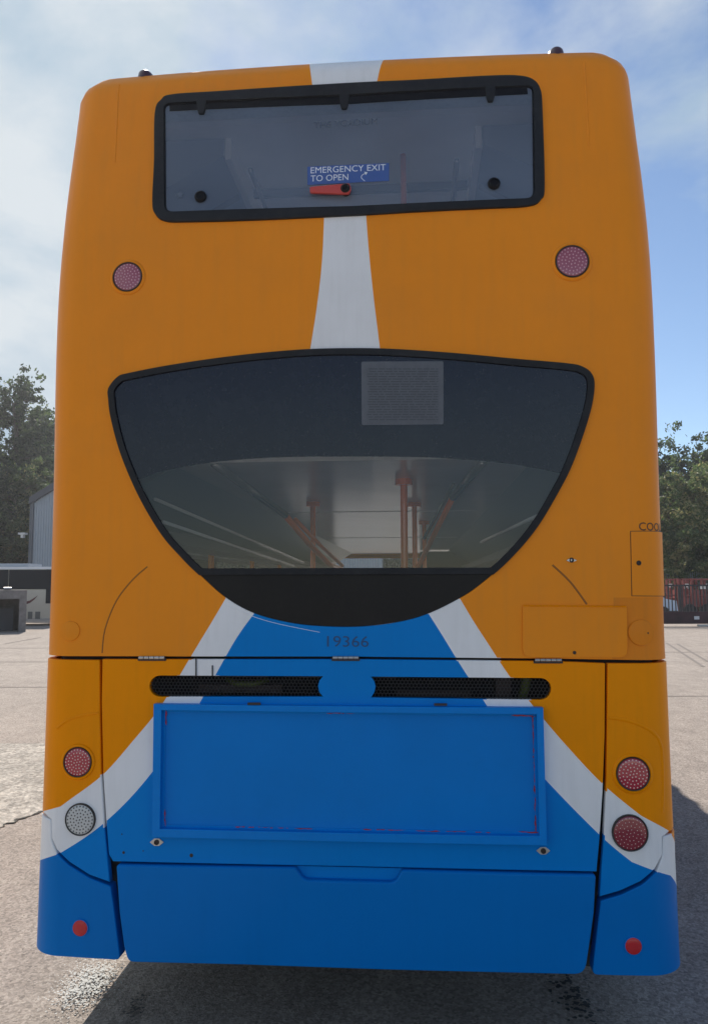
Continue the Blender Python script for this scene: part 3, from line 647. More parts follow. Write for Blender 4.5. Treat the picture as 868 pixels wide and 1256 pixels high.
# panel below the glass: order as a loop
i0 = next(i for i in range(len(gpanel)) if gpanel[i][1] >= vbar_hi+.004 and gpanel[(i+1) % len(gpanel)][1] < vbar_hi+.004)
loop = [];
for k in range(1, len(gpanel)):
    p = gpanel[(i0+k) % len(gpanel)]
    if p[1] >= vbar_hi+.004: break
    loop.append(p)
sheet('black_lower_panel', np.array(loop), M['gloss_black'], off=.001, rim=.02, bevel=.002, parent=bus, grid=.15)
j0 = next(i for i in range(len(gout)) if gout[i][1] < vbar_lo and gout[(i+1) % len(gout)][1] >= vbar_lo)
sloop = []
for k in range(1, len(gout)):
    p = gout[(j0+k) % len(gout)]
    if p[1] < vbar_lo: break
    sloop.append(p)
sloop = np.array(sloop); sin_ = inset(ccw(densify(sloop, .03)), .056)
sheet('window_seal', sloop, M['rubber'], holes=[rounded(sin_, 0)], off=.012, rim=.012, bevel=.005, nb=3, parent=wlow, grid=.06, hole_rim=.008)
# faded notice on the dark band
nq = rounded(uv([(443, 443.5), (543.5, 443), (543.5, 520.5), (443.5, 521.5)], .004), .008, 4)
nt_ = sheet('paper_notice', nq, M['notice'], off=.0045, rim=.002, bevel=.0006, parent=wlow, grid=.1)
mbn = MB(); y = 452
while y < 515:
    x = 450+rng.uniform(0, 3)
    while x < 536:
        l = rng.uniform(4, 14); xe = min(x+l, 537); q = uv([(x, y), (xe, y), (xe, y+1.3), (x, y+1.3)], .004); mbn.add(on(q[:, 0], q[:, 1], .0056), [(3, 2, 1, 0)]); x = xe+1.6
    y += 3.1
mbn.build('notice_print', M['notice_line'], wlow, kind='stuff')

# ------------------------------------------------------------------ flaps, latches, numbers
fl = rounded(uv([(640.5, 742.5), (768, 743.5), (769, 806.5), (640.5, 806)], .003), [0, 0, .035, .035], 6)
flap = sheet('fuel_flap', fl, M['orange'], off=.007, rim=.006, bevel=.002, parent=bus, grid=.15, label='hinged rectangular flap above the right lamp')
mbh = MB(); a, b = uv([(641, 743), (767.5, 744)], .006)
for k in range(17):
    p = a+(b-a)*(k+.08)/17; q = a+(b-a)*(k+.92)/17; P_ = on(np.array([p[0], q[0]]), np.array([p[1], q[1]]), .0075 if k % 2 else .0065); mbh.tube([P_[0], P_[1]], .0032, 8)
mbh.build('piano_hinge', M['orange_light'], flap, sharp=40)
u, v = uv([(704, 800.5)], .007)[0]; lathe('flap_lock', u, v, .007, [(.007, 0), (.006, .003), (.004, .0035)], M['dark_steel'], flap, n=14)
hp = uv([(773, 652), (774.5, 730.5)]); hv0, hv1 = hp[1][1], hp[0][1]; ue_ = uedge(2.0, .12)
hatch_poly = [tuple(hp[1]), (ue_, hv0-.005), (ue_, hv1+.005), tuple(hp[0])]
sheet('hatch_gap', inset(ccw(densify(hatch_poly, .04)), -.0045), M['dark_text'], off=.0010, rim=.001, bevel=.0003, parent=bus, grid=.03)
hatch = sheet('coolant_hatch', hatch_poly, M['orange'], off=.0045, rim=.004, bevel=.002, parent=bus, grid=.03, label='narrow upright hatch at the right edge')
for (x, y, p_) in ((783, 690.5, hatch), (700.5, 687, bus)):
    u, v = uv([(x, y)], .005)[0]; q = lathe('latch', u, v, .004, [(.010, 0), (.009, .003), (.005, .0045), (.004, .002)], M['dark_steel'], p_, n=16)
a = uv([(694, 687.5), (700, 684), (707, 687.5), (700, 690)], .004); sheet('latch_plate', a, M['steel'], off=.006, rim=.004, bevel=.001, parent=bus, grid=1)
for (x, y, r, m) in ((785.5, 776, 15, 'orange_dull'), (87, 774, 12, 'orange')):
    u, v = uv([(x, y)])[0]; r_ = r/(F/3.15); lathe('blanking_plate', u, v, 0, [(r_*1.04, -.001), (r_*1.0, .0045), (r_*.93, .0055)], M[m], bus, n=32)
bolt(794, 776.5, .004, par=bus, off=.0055); bolt(773, 776.5, .0025, par=bus, off=.0055); bolt(712, 800, .002, par=bus)
T = uv([(783, 650.5)])[0]; text_on('filler_lettering', 'COOLANT', (T, T+np.array([.235, .0])), .032, M['dark_text'], bus, off=.0012)
T = uv([(401, 793), (452, 793.5)]); text_on('fleet_number', '19366', (T[0], T[1]), .043, M['blue_text'], bus, off=.0012)
# faint vertical pillar creases of the shell
for (x0, y0, x1, y1, sg) in ((146, 104, 141, 200, -1), (716, 76, 722, 180, 1)):
    ribbon('pillar_crease', smooth_line(uv([(x0, y0), (x1, y1)]), .05), .010, M['orange'], parent=bus, height=.003, off=0)

# ------------------------------------------------------------------ sides, front, roof, underside
def rect(a, b, c, d, r=.06): return rounded([(a, c), (b, c), (b, d), (a, d)], r, 4)
for sg in (-1, 1):
    fn = side_map(sg); fl_ = 1 if sg > 0 else -1
    # outline in (y, v) with wheel arches
    base = [(.40, VB)]
    for (yc) in (3.1, 8.3):
        base += [(yc-.58, VB)]+[(yc-.58*math.cos(t), VB+.02+.62*math.sin(t)) for t in np.linspace(.05, math.pi-.05, 12)]+[(yc+.58, VB)]
    base += [(LB-.40, VB), (LB-.40, VTOP), (.40, VTOP)]
    holes = []
    ys = [.75, 2.2, 3.65, 5.1, 6.55, 8.0, 9.45]
    for a, b in zip(ys[:-1], ys[1:]): holes.append(rect(a+.04, b-.04, 2.95, 3.72))
    if sg > 0: low = [(1.3, 2.7), (2.78, 4.2), (4.28, 5.7), (5.78, 7.2), (7.28, 8.8)]
    else: low = [(1.3, 2.7), (2.78, 4.2), (4.28, 5.7), (5.78, 7.2), (7.28, 8.3)]
    for a, b in low: holes.append(rect(a, b, 1.15, 2.15))
    wall = sheet('side_wall', base, [M['orange'], M['cream'], M['blue']], holes=holes, regions=[(np.array([(-1, ZT+RT*1.05), (20, ZT+RT*1.05), (20, 9), (-1, 9)]), 1), (np.array([(-1, 0), (20, 0), (20, .95), (-1, .95)]), 2)],
                 off=-.004, fn=fn, flip=fl_, grid=.3, maxgrid=(.5, .12), parent=bus, rim=.03, bevel=.004, dens=.08)
    for h in holes: sheet('side_window', h, M['glass_side'], off=-.012, fn=fn, flip=fl_, grid=.4, parent=bus, rim=.006, bevel=.001, dens=.2)
    if sg < 0: sheet('entrance_door', rect(8.75, 9.75, .45, 2.3, .03), M['gloss_black'], off=.004, fn=fn, flip=fl_, grid=.3, parent=bus, rim=.02, bevel=.004)
    for yc in (3.1, 8.3):
        mw = MB(); 
        prof_w = [(.30, 0), (.44, .0), (.49, .03), (.50, .08), (.50, .24), (.48, .28), (.3, .28)]; n = 32; V = []
        for (r_, h) in prof_w:
            for k in range(n): t = 2*math.pi*k/n; V.append((sg*(1.27-h), yc+r_*math.cos(t), .50+r_*math.sin(t)))
        mw.add(V, [((j*n+k), (j*n+(k+1) % n), ((j+1)*n+(k+1) % n), ((j+1)*n+k)) for j in range(len(prof_w)-1) for k in range(n)])
        whl = mw.build('wheel', M['rubber_tyre'], bus, sharp=40)
        mr_ = MB(); V = []; pr2 = [(.30, .0), (.27, .01), (.24, .06), (.12, .06), (.10, .0), (.02, -.01)]
        for (r_, h) in pr2:
            for k in range(n): t = 2*math.pi*k/n; V.append((sg*(1.26-h), yc+r_*math.cos(t), .50+r_*math.sin(t)))
        mr_.add(V, [((j*n+k), (j*n+(k+1) % n), ((j+1)*n+(k+1) % n), ((j+1)*n+k)) for j in range(len(pr2)-1) for k in range(n)]+[tuple(5*n+k for k in range(n))])
        mr_.build('rim', M['steel'], whl, sharp=40)
fr_edge = [(uedge(v), v) for v in np.linspace(VB, VTOP, 16)]+[(-uedge(v), v) for v in np.linspace(VTOP, VB, 16)]
fh = [rect(-1.18, 1.18, 1.15, 2.35, .1), rect(-1.12, 1.12, 2.92, 3.78, .1)]
sheet('front_shell', fr_edge, [M['orange'], M['blue'], M['cream']], holes=fh, regions=[(np.array([(-2, 0), (2, 0), (2, 1.0), (-2, 1.0)]), 1), (cream, 2)], fn=PF, flip=-1, grid=.1, parent=bus, rim=.03)
for h in fh: sheet('windscreen', h, M['glass_side'], off=-.01, fn=PF, flip=-1, grid=.2, parent=bus, rim=.006, bevel=.001)
sheet('destination_display', rect(-.9, .9, 2.45, 2.80, .04), M['gloss_black'], off=.006, fn=PF, flip=-1, parent=bus, rim=.006, grid=.3)
zr, dr, wr = prof(np.array([VTOP]))
mb = MB(); zz = float(zr[0])-.004; ww = float(wr[0])+.03; y0 = .13; y1 = LB-.13
mb.box(-ww, ww, y0, y1, zz-.03, zz); mb.build('roof_skin', M['cream'], bus)
mb = MB(); mb.box(-1.15, 1.15, .30, LB-.5, .36, .60); mb.box(-1.1, 1.1, .35, 2.2, .29, .37); mb.box(-.5, .5, 3.0, 3.2, .32, .60); mb.box(-1.2, 1.2, .2, .30, .46, 1.25)  # the low rear box is added to keep light out from under the bus
mb.build('chassis', M['frame'], bus)
for sg in (-1, 1):
    mb = MB(); mb.tube([(sg*1.05, LB-.05, 2.95), (sg*1.15, LB+.25, 2.9), (sg*1.32, LB+.32, 2.7), (sg*1.32, LB+.32, 2.35)], .025, 8); mb.box(sg*1.32-.13, sg*1.32+.13, LB+.28, LB+.36, 1.95, 2.4); mb.build('mirror', M['gloss_black'], bus, sharp=40)

# interior
ZC = 2.42; TH = 2.35
mb = MB(); mb.box(-1.22, 1.22, .22, LB-.4, ZC, ZC+.05)
for k in range(2): mb.box(-.75, .75, 2.6+k*3.2, 2.61+k*3.2, ZC-.004, ZC)
mb.build('lower_ceiling', M['interior'], bus)
mb = MB(); mb.box(-1.22, 1.22, .22, LB-.4, ZC+.06, ZC+.12); mb.build('upper_floor', M['floor'], bus)
mb = MB(); mb.box(-1.2, 1.2, 1.0, LB-.45, .62, .68); mb.build('lower_floor', M['floor'], bus)
mb = MB(); mb.box(-1.05, 1.05, .30, LB-.4, 4.04, 4.07)
mb.build('upper_ceiling', M['interior'], bus)
for sg in (-1, 1):
    mb = MB(); x0, x1 = sorted((sg*.585, sg*.615)); mb.box(x0, x1, .40, LB-.5, 3.93, 4.04); mb.build('ceiling_trim', M['strip'], bus)
    mb = MB(); mb.add([(sg*.62, .40, 3.95), (sg*.62, LB-.5, 3.95), (sg*1.16, LB-.5, 3.66), (sg*1.16, .40, 3.66), (sg*.62, .40, 4.04), (sg*1.16, .40, 4.04)], [(0, 1, 2, 3), (0, 3, 5, 4)]); mb.build('ceiling_cove', M['cove'], bus)
    mb = MB(); x0, x1 = sorted((sg*.80, sg*.84)); 
    for k in range(7): yy = .75+k*1.45; mb = MB(); mb.add([(sg*.63, yy, 3.94), (sg*.63, yy+.06, 3.94), (sg*1.15, yy+.06, 3.645), (sg*1.15, yy, 3.645)], [(0, 1, 2, 3)]); mb.build('cove_joint', M['interior_dark'], bus)
    mb = MB(); mb.tube([(sg*.50, .45, 3.90), (sg*.50, LB-1, 3.90)], .014, 8); mb.build('ceiling_rail', M['rail'], bus, smooth=True)
mb = MB(); mb.box(-.58, .58, .90, .93, 4.0, 4.04); mb.build('ceiling_joint', M['interior_dark'], bus)
for sg in (-1, 1):
    mb = MB()
    mb.add([(sg*.80, .3, ZC), (sg*.80, LB-.6, ZC), (sg*1.22, LB-.6, 2.16), (sg*1.22, .3, 2.16)], [(0, 1, 2, 3)]); mb.build('lower_cove', M['cove'], bus)
    mb = MB(); mb.box(*sorted((sg*.98, sg*1.22)), .3, LB-1, 2.10, 2.16); mb.build('window_header', M['interior_dark'], bus)
def bray(x, y, depth):                               # a point inside the bus seen at a traced position, depth metres behind the rear face
    u, v = uv([(x, y)])[0]; c, s = math.cos(YAW), math.sin(YAW); p = PS(np.array([u]), np.array([v]))[0]
    cx, cy = -BX, -BY; o = np.array([cx*c-cy*s, cx*s+cy*c, EYE]); d = p-o; t = (depth-o[1])/d[1]; return o+d*t
def pole(x, y0, y1, depth, r=.017, top=False):
    a, b = bray(x, y0, depth), bray(x, y1, depth); a[2] = min(a[2], ZC) ; mbp = MB(); mbp.tube([(a[0], a[1], ZC if top else a[2]), (a[0], a[1], 1.0)], r, 10)
    if top: mbp.tube([(a[0], a[1], ZC-.03), (a[0], a[1], ZC)], .045, 12)
    mbp.build('grab_pole', M['pole'], bus, smooth=True, sharp=40)
pole(495, 590, 692, .85, .019, True); pole(508, 620, 692, 2.0, .017, True); pole(384, 618, 692, 1.9, .017, True); pole(520, 640, 692, 3.5, .017, True)
p = bray(494, 158, .55); mb = MB(); mb.tube([(p[0], .55, 4.0), (p[0], .55, 2.6)], .015, 10); mb.build('grab_pole', M['pole'], bus, smooth=True)
mb = MB(); mb.tube([bray(262, 568, .25), bray(350, 632, .9)], .02, 8); mb.build('ceiling_rail', M['rail'], bus, smooth=True)
mb = MB(); mb.tube([bray(349, 631, .9), bray(380, 668, 1.4), bray(404, 692, 2.2), bray(424, 700, 3)], .017, 8); mb.build('grab_rail', M['pole'], bus, smooth=True); mb = MB(); mb.tube([bray(362, 637, 1.1), bray(392, 668, 1.6), bray(420, 694, 2.4)], .012, 8); mb.build('grab_rail', M['pole'], bus, smooth=True)
mb = MB(); mb.tube([bray(592, 566, .3), bray(555, 610, .7)], .02, 8); mb.build('ceiling_rail', M['rail'], bus, smooth=True); mb = MB(); mb.tube([bray(556, 594, .7), bray(520, 660, 1.3)], .01, 8); mb.build('ceiling_rail', M['rail'], bus, smooth=True)
mb = MB(); mb.tube([bray(555, 610, .8), bray(530, 660, 1.3), bray(512, 696, 2.0)], .016, 8); mb.build('grab_rail', M['pole'], bus, smooth=True)
for (a, b, d0, d1) in (((190, 612), (372, 690), .5, 3.5), ((200, 640), (360, 694), .5, 3.5), ((664, 630), (590, 665), .4, 1.5), ((655, 650), (610, 690), .4, 1.3)):
    mb = MB(); mb.tube([bray(*a, d0), bray(*b, d1)], .009, 6); mb.build('light_streak_rod', M['strip'], bus, smooth=True)  # white rods added to imitate streaks of light inside the window
for deck, z0 in ((0, 1.02), (1, 2.55)):
    for r_ in range(9):
        if deck == 0 and r_ > 7: continue
        for sg in (-1, 1):
            yy = .55+r_*.95; mb = MB(); xa, xb = sorted((sg*.28, sg*1.18)); mb.box(xa, xb, yy+.1, yy+.5, z0, z0+.12); mb.box(xa, xb, yy, yy+.1, z0, z0+.70); mb.build('seat', M['seat'], bus)
mb = MB(); mb.box(.35, 1.2, LB-1.6, LB-1.55, .68, 2.40); mb.build('driver_screen', M['interior_dark'], bus)

# ------------------------------------------------------------------ ground
def ground_mat(name, base, var, bscale, bump, spots=0):
    m = bpy.data.materials.new(name); m.use_nodes = True; t = m.node_tree; b = t.nodes['Principled BSDF']; b.inputs['Roughness'].default_value = .9; b.inputs['Specular IOR Level'].default_value = .25
    tx = t.nodes.new('ShaderNodeTexCoord'); L = t.links
    def nz_(sc, det=6, ro=.6, st=(1, 1, 1)):
        mp_ = t.nodes.new('ShaderNodeMapping'); mp_.inputs['Scale'].default_value = st; L.new(tx.outputs['Object'], mp_.inputs[0])
        n = t.nodes.new('ShaderNodeTexNoise'); n.inputs['Scale'].default_value = sc; n.inputs['Detail'].default_value = det; n.inputs['Roughness'].default_value = ro; L.new(mp_.outputs[0], n.inputs['Vector']); return n
    big = nz_(.35); mid = nz_(3.5, 7, .7, (1, .6, 1)); 
    vo = t.nodes.new('ShaderNodeTexVoronoi'); vo.inputs['Scale'].default_value = bscale; L.new(tx.outputs['Object'], vo.inputs['Vector'])
    fine = nz_(bscale*1.3, 3, .7)
    def mrange(src, a, b_, f0=.3, f1=.7):
        r = t.nodes.new('ShaderNodeMapRange'); r.inputs['From Min'].default_value = f0; r.inputs['From Max'].default_value = f1; r.inputs['To Min'].default_value = a; r.inputs['To Max'].default_value = b_; L.new(src, r.inputs['Value']); return r.outputs[0]
    def mul(a, b_): x = t.nodes.new('ShaderNodeMath'); x.operation = 'MULTIPLY'; L.new(a, x.inputs[0]); L.new(b_, x.inputs[1]); return x.outputs[0]
    f = mul(mul(mrange(big.outputs['Fac'], 1-var*.6, 1+var*.6), mrange(mid.outputs['Fac'], 1-var, 1+var)), mul(mrange(fine.outputs['Fac'], 1-var*1.2, 1+var*1.2), mrange(vo.outputs['Color'], .58, 1.36, 0, 1)))
    hs = t.nodes.new('ShaderNodeHueSaturation'); hs.inputs['Color'].default_value = (*base, 1); L.new(f, hs.inputs['Value'])
    L.new(hs.outputs[0], b.inputs['Base Color'])
    bp_ = t.nodes.new('ShaderNodeBump'); bp_.inputs['Strength'].default_value = bump; bp_.inputs['Distance'].default_value = .012; L.new(fine.outputs['Fac'], bp_.inputs['Height']); L.new(bp_.outputs[0], b.inputs['Normal'])
    return m
def flat(name, poly, z, m, **kw):
    n = len(poly); return link(name, [(x, y, z) for x, y in ccw(poly)], [tuple(range(n))], m, None, None, False, **kw)
gm = ground_mat('worn_concrete', (.35, .30, .26), .17, 70, .8)
o = link('ground', [(-900, -900, 0), (900, -900, 0), (900, 900, 0), (-900, 900, 0)], [(0, 1, 2, 3)], gm, None, None, False); o['kind'] = 'structure'
def G(x, y):                                         # a measured spot on the ground, metres
    X = (x-434)/F; U = (628-y)/F; X, U = X*math.cos(ROLL)-U*math.sin(ROLL), X*math.sin(ROLL)+U*math.cos(ROLL)
    c, s = math.cos(PITCH), math.sin(PITCH); fw = c-s*U; up = s+c*U; t = EYE/-up; return (X*t, fw*t)
rough_m = ground_mat('rough_aggregate', (.35, .32, .28), .32, 26, 1.0)
def jag(a, b, n, amp): 
    a, b = np.array(a), np.array(b); e = b-a; nn = np.array([-e[1], e[0]])/np.linalg.norm(e); return [tuple(a+e*k/n+nn*rng.normal(0, amp)) for k in range(n+1)]
y_far = G(30, 912)[1]; crack_a = G(-260, 1118); crack_b = G(50, 996); crack_c = G(430, 940)
cr_line = jag(crack_a, crack_b, 60, .014)+jag(crack_b, crack_c, 20, .05)[1:]
o = flat('rough_patch', cr_line+[(3.0, y_far), (-12, y_far)], .004, rough_m); o['kind'] = 'structure'
mb = MB()
for i in range(len(cr_line)-1):
    a, b = np.array(cr_line[i]), np.array(cr_line[i+1]); w0 = rng.uniform(.004, .020); e = b-a; nn = np.array([-e[1], e[0]])/np.linalg.norm(e)
    mb.add([(*(a-nn*w0), .008), (*(b-nn*w0), .008), (*(b+nn*w0*.6), .008), (*(a+nn*w0*.6), .008)], [(0, 1, 2, 3)])
o = mb.build('ground_crack', mat('crack_dirt', (.07, .065, .055), rough=.95)); o['kind'] = 'structure'
joint_m = mat('joint_dirt', (.21, .18, .16), rough=.95)
mb = MB()
for y in (843, 812, 795):
    Y = G(30, y)[1]; mb.add([(-60, Y-.012*Y/8, .006), (-.5, Y-.012*Y/8, .006), (-.5, Y+.012*Y/8, .006), (-60, Y+.012*Y/8, .006)], [(0, 1, 2, 3)])
for y in (854, 800):
    Y = G(840, y)[1]; mb.add([(1.0, Y-.012*Y/8, .006), (60, Y-.012*Y/8, .006), (60, Y+.012*Y/8, .006), (1.0, Y+.012*Y/8, .006)], [(0, 1, 2, 3)])
for (p, q) in (((817, 789), (862, 818)), ((830, 790), (868, 812)), ((5, 790), (50, 782))):
    a, b = np.array(G(*p)), np.array(G(*q)); e = b-a; nn = np.array([-e[1], e[0]])/np.linalg.norm(e)*.04; mb.add([(*(a-nn), .007), (*(b-nn), .007), (*(b+nn), .007), (*(a+nn), .007)], [(0, 1, 2, 3)])
o = mb.build('concrete_joint', joint_m); o['kind'] = 'structure'
# worn white paint flakes at lower left and oil spots below the bus
def blotch(name, cx, cy, sx, sy, m, z, n=160, s=(.006, .03)):
    mbb = MB()
    for k in range(n):
        px_, py_ = cx+rng.normal(0, sx), cy+rng.normal(0, sy); r_ = rng.uniform(*s)*math.exp(-.5*(((px_-cx)/sx)**2+((py_-cy)/sy)**2)*.25); kk = 7
        mbb.add([(px_+r_*rng.uniform(.6, 1.2)*math.cos(2*math.pi*j/kk), py_+r_*rng.uniform(.6, 1.2)*math.sin(2*math.pi*j/kk), z+k*.00002) for j in range(kk)], [tuple(range(kk))])
    ob = mbb.build(name, m); ob['kind'] = 'stuff'; tag(ob, kind='stuff'); return ob
wp = mat('worn_white_paint', (.52, .52, .50), rough=.95, bump=.2, bscale=90)
c = G(110, 1212); d = G(85, 1235)
b1 = blotch('paint_residue', c[0], c[1], .075, .13, wp, .006, 1500, (.002, .0085)); tag(b1, 'ragged patch of white residue on the concrete by the left bumper corner', 'paint stain')
om = mat('oil_stain', (.02, .02, .02), rough=.35)
c = G(700, 1222); b2 = blotch('oil_drips', c[0], c[1], .05, .16, om, .010, 140, (.003, .015)); tag(b2, 'dark oil drips on the tarmac below the right of the bumper', 'oil stain')
c = G(165, 1238); b3 = blotch('oil_spots', c[0], c[1], .03, .09, om, .010, 90, (.002, .010)); tag(b3, 'small dark oil spots below the left end of the bumper', 'oil stain')
# darker tarmac bay the bus stands on
tar = ground_mat('dark_tarmac', (.13, .12, .12), .2, 80, .8)
tp = [(-.93, -6), (-1.0, 3.2), (-1.0, 9.6), (9, 9.7), (14, -6)]
# (the bay's left edge is hidden by the bus; its far edge by the bus's own shadow)

# ------------------------------------------------------------------ background: coach, concrete store, shed, trees, gate
cream_m = mat('coach_cream_paint', (.52, .48, .40), rough=.35, coat=.4, dirt=.2)
def Z_at(y, Y, x=434): U = (628-y)/F; c, s = math.cos(PITCH), math.sin(PITCH); return EYE+Y*(s+c*U)/(c-s*U)
def X_at(x, Y, y=720): U = (628-y)/F; return (x-434)/F*Y/(math.cos(PITCH)-math.sin(PITCH)*U)
YC = 37.0
zt_, zb_, zw_, zs_ = Z_at(694, YC), Z_at(766, YC), Z_at(699, YC), Z_at(722, YC)
xe = X_at(64, YC); xl = xe-11.5
coach = empty('parked_coach', ((xe+xl)/2, YC+1.2, 0), 0, 'cream single deck coach with dark window band parked at the far left', 'coach')
def lx(x): return x-(xe+xl)/2
def bx(mb_, x0, x1, y0, y1, z0, z1, par_y=YC+1.2): mb_.box(lx(x0), lx(x1), y0-par_y, y1-par_y, z0, z1)
mb = MB(); bx(mb, xl, xe, YC, YC+2.5, .35, zs_); bx(mb, xl, xe-.1, YC+.04, YC+2.46, zs_, zt_-.12); mb.build('body', cream_m, coach)
mb = MB(); bx(mb, xl, xe+.02, YC-.02, YC+2.52, zt_-.12, zt_); mb.build('roof', mat('coach_white_roof', (.75, .76, .78), rough=.4), coach)
mb = MB(); bx(mb, xl+1, X_at(30, YC), YC+.4, YC+2.0, zt_, zt_+.17); mb.build('roof_pod', mat('roof_pod_grey', (.35, .38, .42), rough=.4), coach)
for k in range(6):
    mb = MB(); a = xl+.2+k*1.85; bx(mb, a, min(a+1.80, xe-.15), YC-.012, YC+.03, zs_+.02, zt_-.14); mb.build('side_window', mat('coach_glass', (.012, .014, .02), rough=.3, spec=.12) if k == 0 else bpy.data.materials['coach_glass'], coach)
mb = MB(); bx(mb, xe-.28, xe+.02, YC-.02, YC+.3, Z_at(739, YC), zt_-.13); mb.build('windscreen_corner', bpy.data.materials['coach_glass'], coach)
for a, b in ((35.5, 41), (44.5, 50.5)):
    mb = MB(); bx(mb, X_at(a, YC), X_at(b, YC), YC-.015, YC+.02, Z_at(758, YC), Z_at(749, YC)); mb.build('vent_grille', mat('vent_grey', (.14, .14, .13), rough=.6), coach)
mb = MB(); pts = [(33, 740), (38, 738), (43, 734), (47, 729), (42, 732.5), (37, 735.5), (33, 736.5)]
V = [(lx(X_at(x, YC)), -1.2-.006, Z_at(y, YC)) for x, y in pts]; V2 = [(x, y+.01, z) for x, y, z in V]; n = len(V); mb.add(V+V2, [tuple(range(n))]+[(i, (i+1) % n, n+(i+1) % n, n+i) for i in range(n)]); mb.build('swoosh_decal', mat('maroon_decal', (.12, .03, .03), rough=.5), coach)
for a in (xl+2.2, xe-2.6):
    mb = MB(); mb.tube([(lx(a), -1.25, .5), (lx(a), -.95, .5)], .5, 24); mb.build('wheel', M['rubber_tyre'], coach, sharp=40)

YS = G(20, 775)[1]; x0s, x1s = X_at(-120, YS), X_at(33.5, YS); zt2 = Z_at(722.5, YS)
store = empty('concrete_store', (X_at(33.5, YS), YS, 0), math.atan2(400, 957), 'open fronted grey concrete store standing in front of the coach', 'store')
cm_ = mat('weathered_concrete', (.22, .20, .19), rough=.9, var=.25, dirt=.4, dirt_col=(.08, .07, .06))
ox, oy = x1s, YS
mb = MB(); mb.box(x1s-.28-ox, x1s-ox, 0, 2, 0, zt2-.36); mb.box(x0s-ox, x0s+.28-ox, 0, 2, 0, zt2-.36); mb.build('side_slab', cm_, store)
mb = MB(); mb.box(x0s-ox, x1s-ox, 0, 2, zt2-.36, zt2); mb.build('roof_slab', cm_, store)
mb = MB(); mb.box(x0s+.28-ox, x1s-.28-ox, 1.9, 2, 0, zt2-.36); mb.build('back_slab', cm_, store)
mb = MB(); mb.box(x1s-1.3-ox, x1s-.5-ox, 1, 1.8, .0, .95); mb.box(x1s-2.2-ox, x1s-1.4-ox, .9, 1.7, 0, 1.2); mb.build('stored_bin', mat('dark_bin_plastic', (.05, .05, .055), rough=.6), store)
mb = MB(); mb.tube([(-.9, .5, zt2+.06), (-.6, .5, zt2+.06)], .06, 8)
o = mb.build('metal_canister', M['steel']); o.location = (ox, oy, 0); o.rotation_euler = (0, 0, math.atan2(400, 957)); tag(o, 'pale metal canister lying on the roof of the concrete store', 'canister')

YB = 49.0; xb0 = X_at(38.5, YB); ze = Z_at(614, YB); xap = xb0+11; zap = ze+ (Z_at(597, YB)-ze)/(X_at(66, YB)-xb0)*11
shed = empty('corrugated_shed', (xb0+11, YB, 0), 0, 'grey corrugated metal shed with a dark gable edge beyond the coach', 'shed')
clad = mat('blue_grey_cladding', (.33, .37, .42), rough=.5, var=.05)
mb = MB(); st_ = .16; n = int(22/st_)
for k in range(n):                                     # profiled sheet: trapezoid ribs
    xa = -11+k*st_; 
    def zt3(x): return zap-(abs(x))*(zap-ze)/11
    pr_ = [(xa, 0), (xa+st_*.45, 0), (xa+st_*.55, -.04), (xa+st_*.9, -.04), (xa+st_, 0)]
    for (p, q) in zip(pr_[:-1], pr_[1:]): mb.add([(p[0], p[1], 0), (q[0], q[1], 0), (q[0], q[1], zt3(q[0])), (p[0], p[1], zt3(p[0]))], [(0, 1, 2, 3)])
mb.build('gable_cladding', clad, shed)
mb = MB(); mb.box(-11, -10.9, .05, 30, 0, ze); mb.box(10.9, 11, .05, 30, 0, ze); mb.build('side_cladding', mat('dark_cladding', (.10, .11, .13), rough=.6), shed)
mb = MB()
for sg in (-1, 1):
    mb.add([(0, -.25, zap+.35), (sg*11.25, -.25, ze+.25), (sg*11.25, 30, ze+.25), (0, 30, zap+.35), (0, -.25, zap-.10), (sg*11.25, -.25, ze-.2), (sg*11.25, 30, ze-.2), (0, 30, zap-.10)],
           [(0, 1, 2, 3), (4, 7, 6, 5), (0, 4, 5, 1), (1, 5, 6, 2)])
mb.build('roof', mat('dark_roof_sheet', (.07, .075, .09), rough=.6), shed)
mb = MB(); mb.box(-11.22, -11.0, -.12, .1, 0, ze); mb.build('corner_flashing', bpy.data.materials['dark_cladding'], shed)
mb = MB(); zf = Z_at(655, YB); mb.box(-11.75, -11.3, -.5, -.1, zf, zf+.12); mb.box(-11.6, -11.45, -.45, -.12, zf-.2, zf); mb.build('floodlight', mat('floodlight_grey', (.6, .6, .6), rough=.4), shed)

# trees ------------------------------------------------
leaf_a = mat('leaf_green', (.10, .145, .05), rough=.55, var=.35, vscale=.8); leaf_b = mat('leaf_olive', (.30, .28, .12), rough=.55, var=.35, vscale=.8); leaf_c = mat('leaf_dark', (.045, .068, .032), rough=.6, var=.3, vscale=.8)
for m in (leaf_a, leaf_b, leaf_c):                   # leaves let some sun through
    t = m.node_tree; p = t.nodes['Principled BSDF']; tl = t.nodes.new('ShaderNodeBsdfTranslucent'); ms = t.nodes.new('ShaderNodeMixShader'); ms.inputs[0].default_value = .5
    hs = p.inputs['Base Color'].links[0].from_socket; t.links.new(hs, tl.inputs['Color']); t.links.new(p.outputs[0], ms.inputs[1]); t.links.new(tl.outputs[0], ms.inputs[2]); t.links.new(ms.outputs[0], t.nodes['Material Output'].inputs[0])
bark = mat('bark', (.10, .08, .06), rough=.9, var=.3, vscale=8, bump=.6, bscale=30)
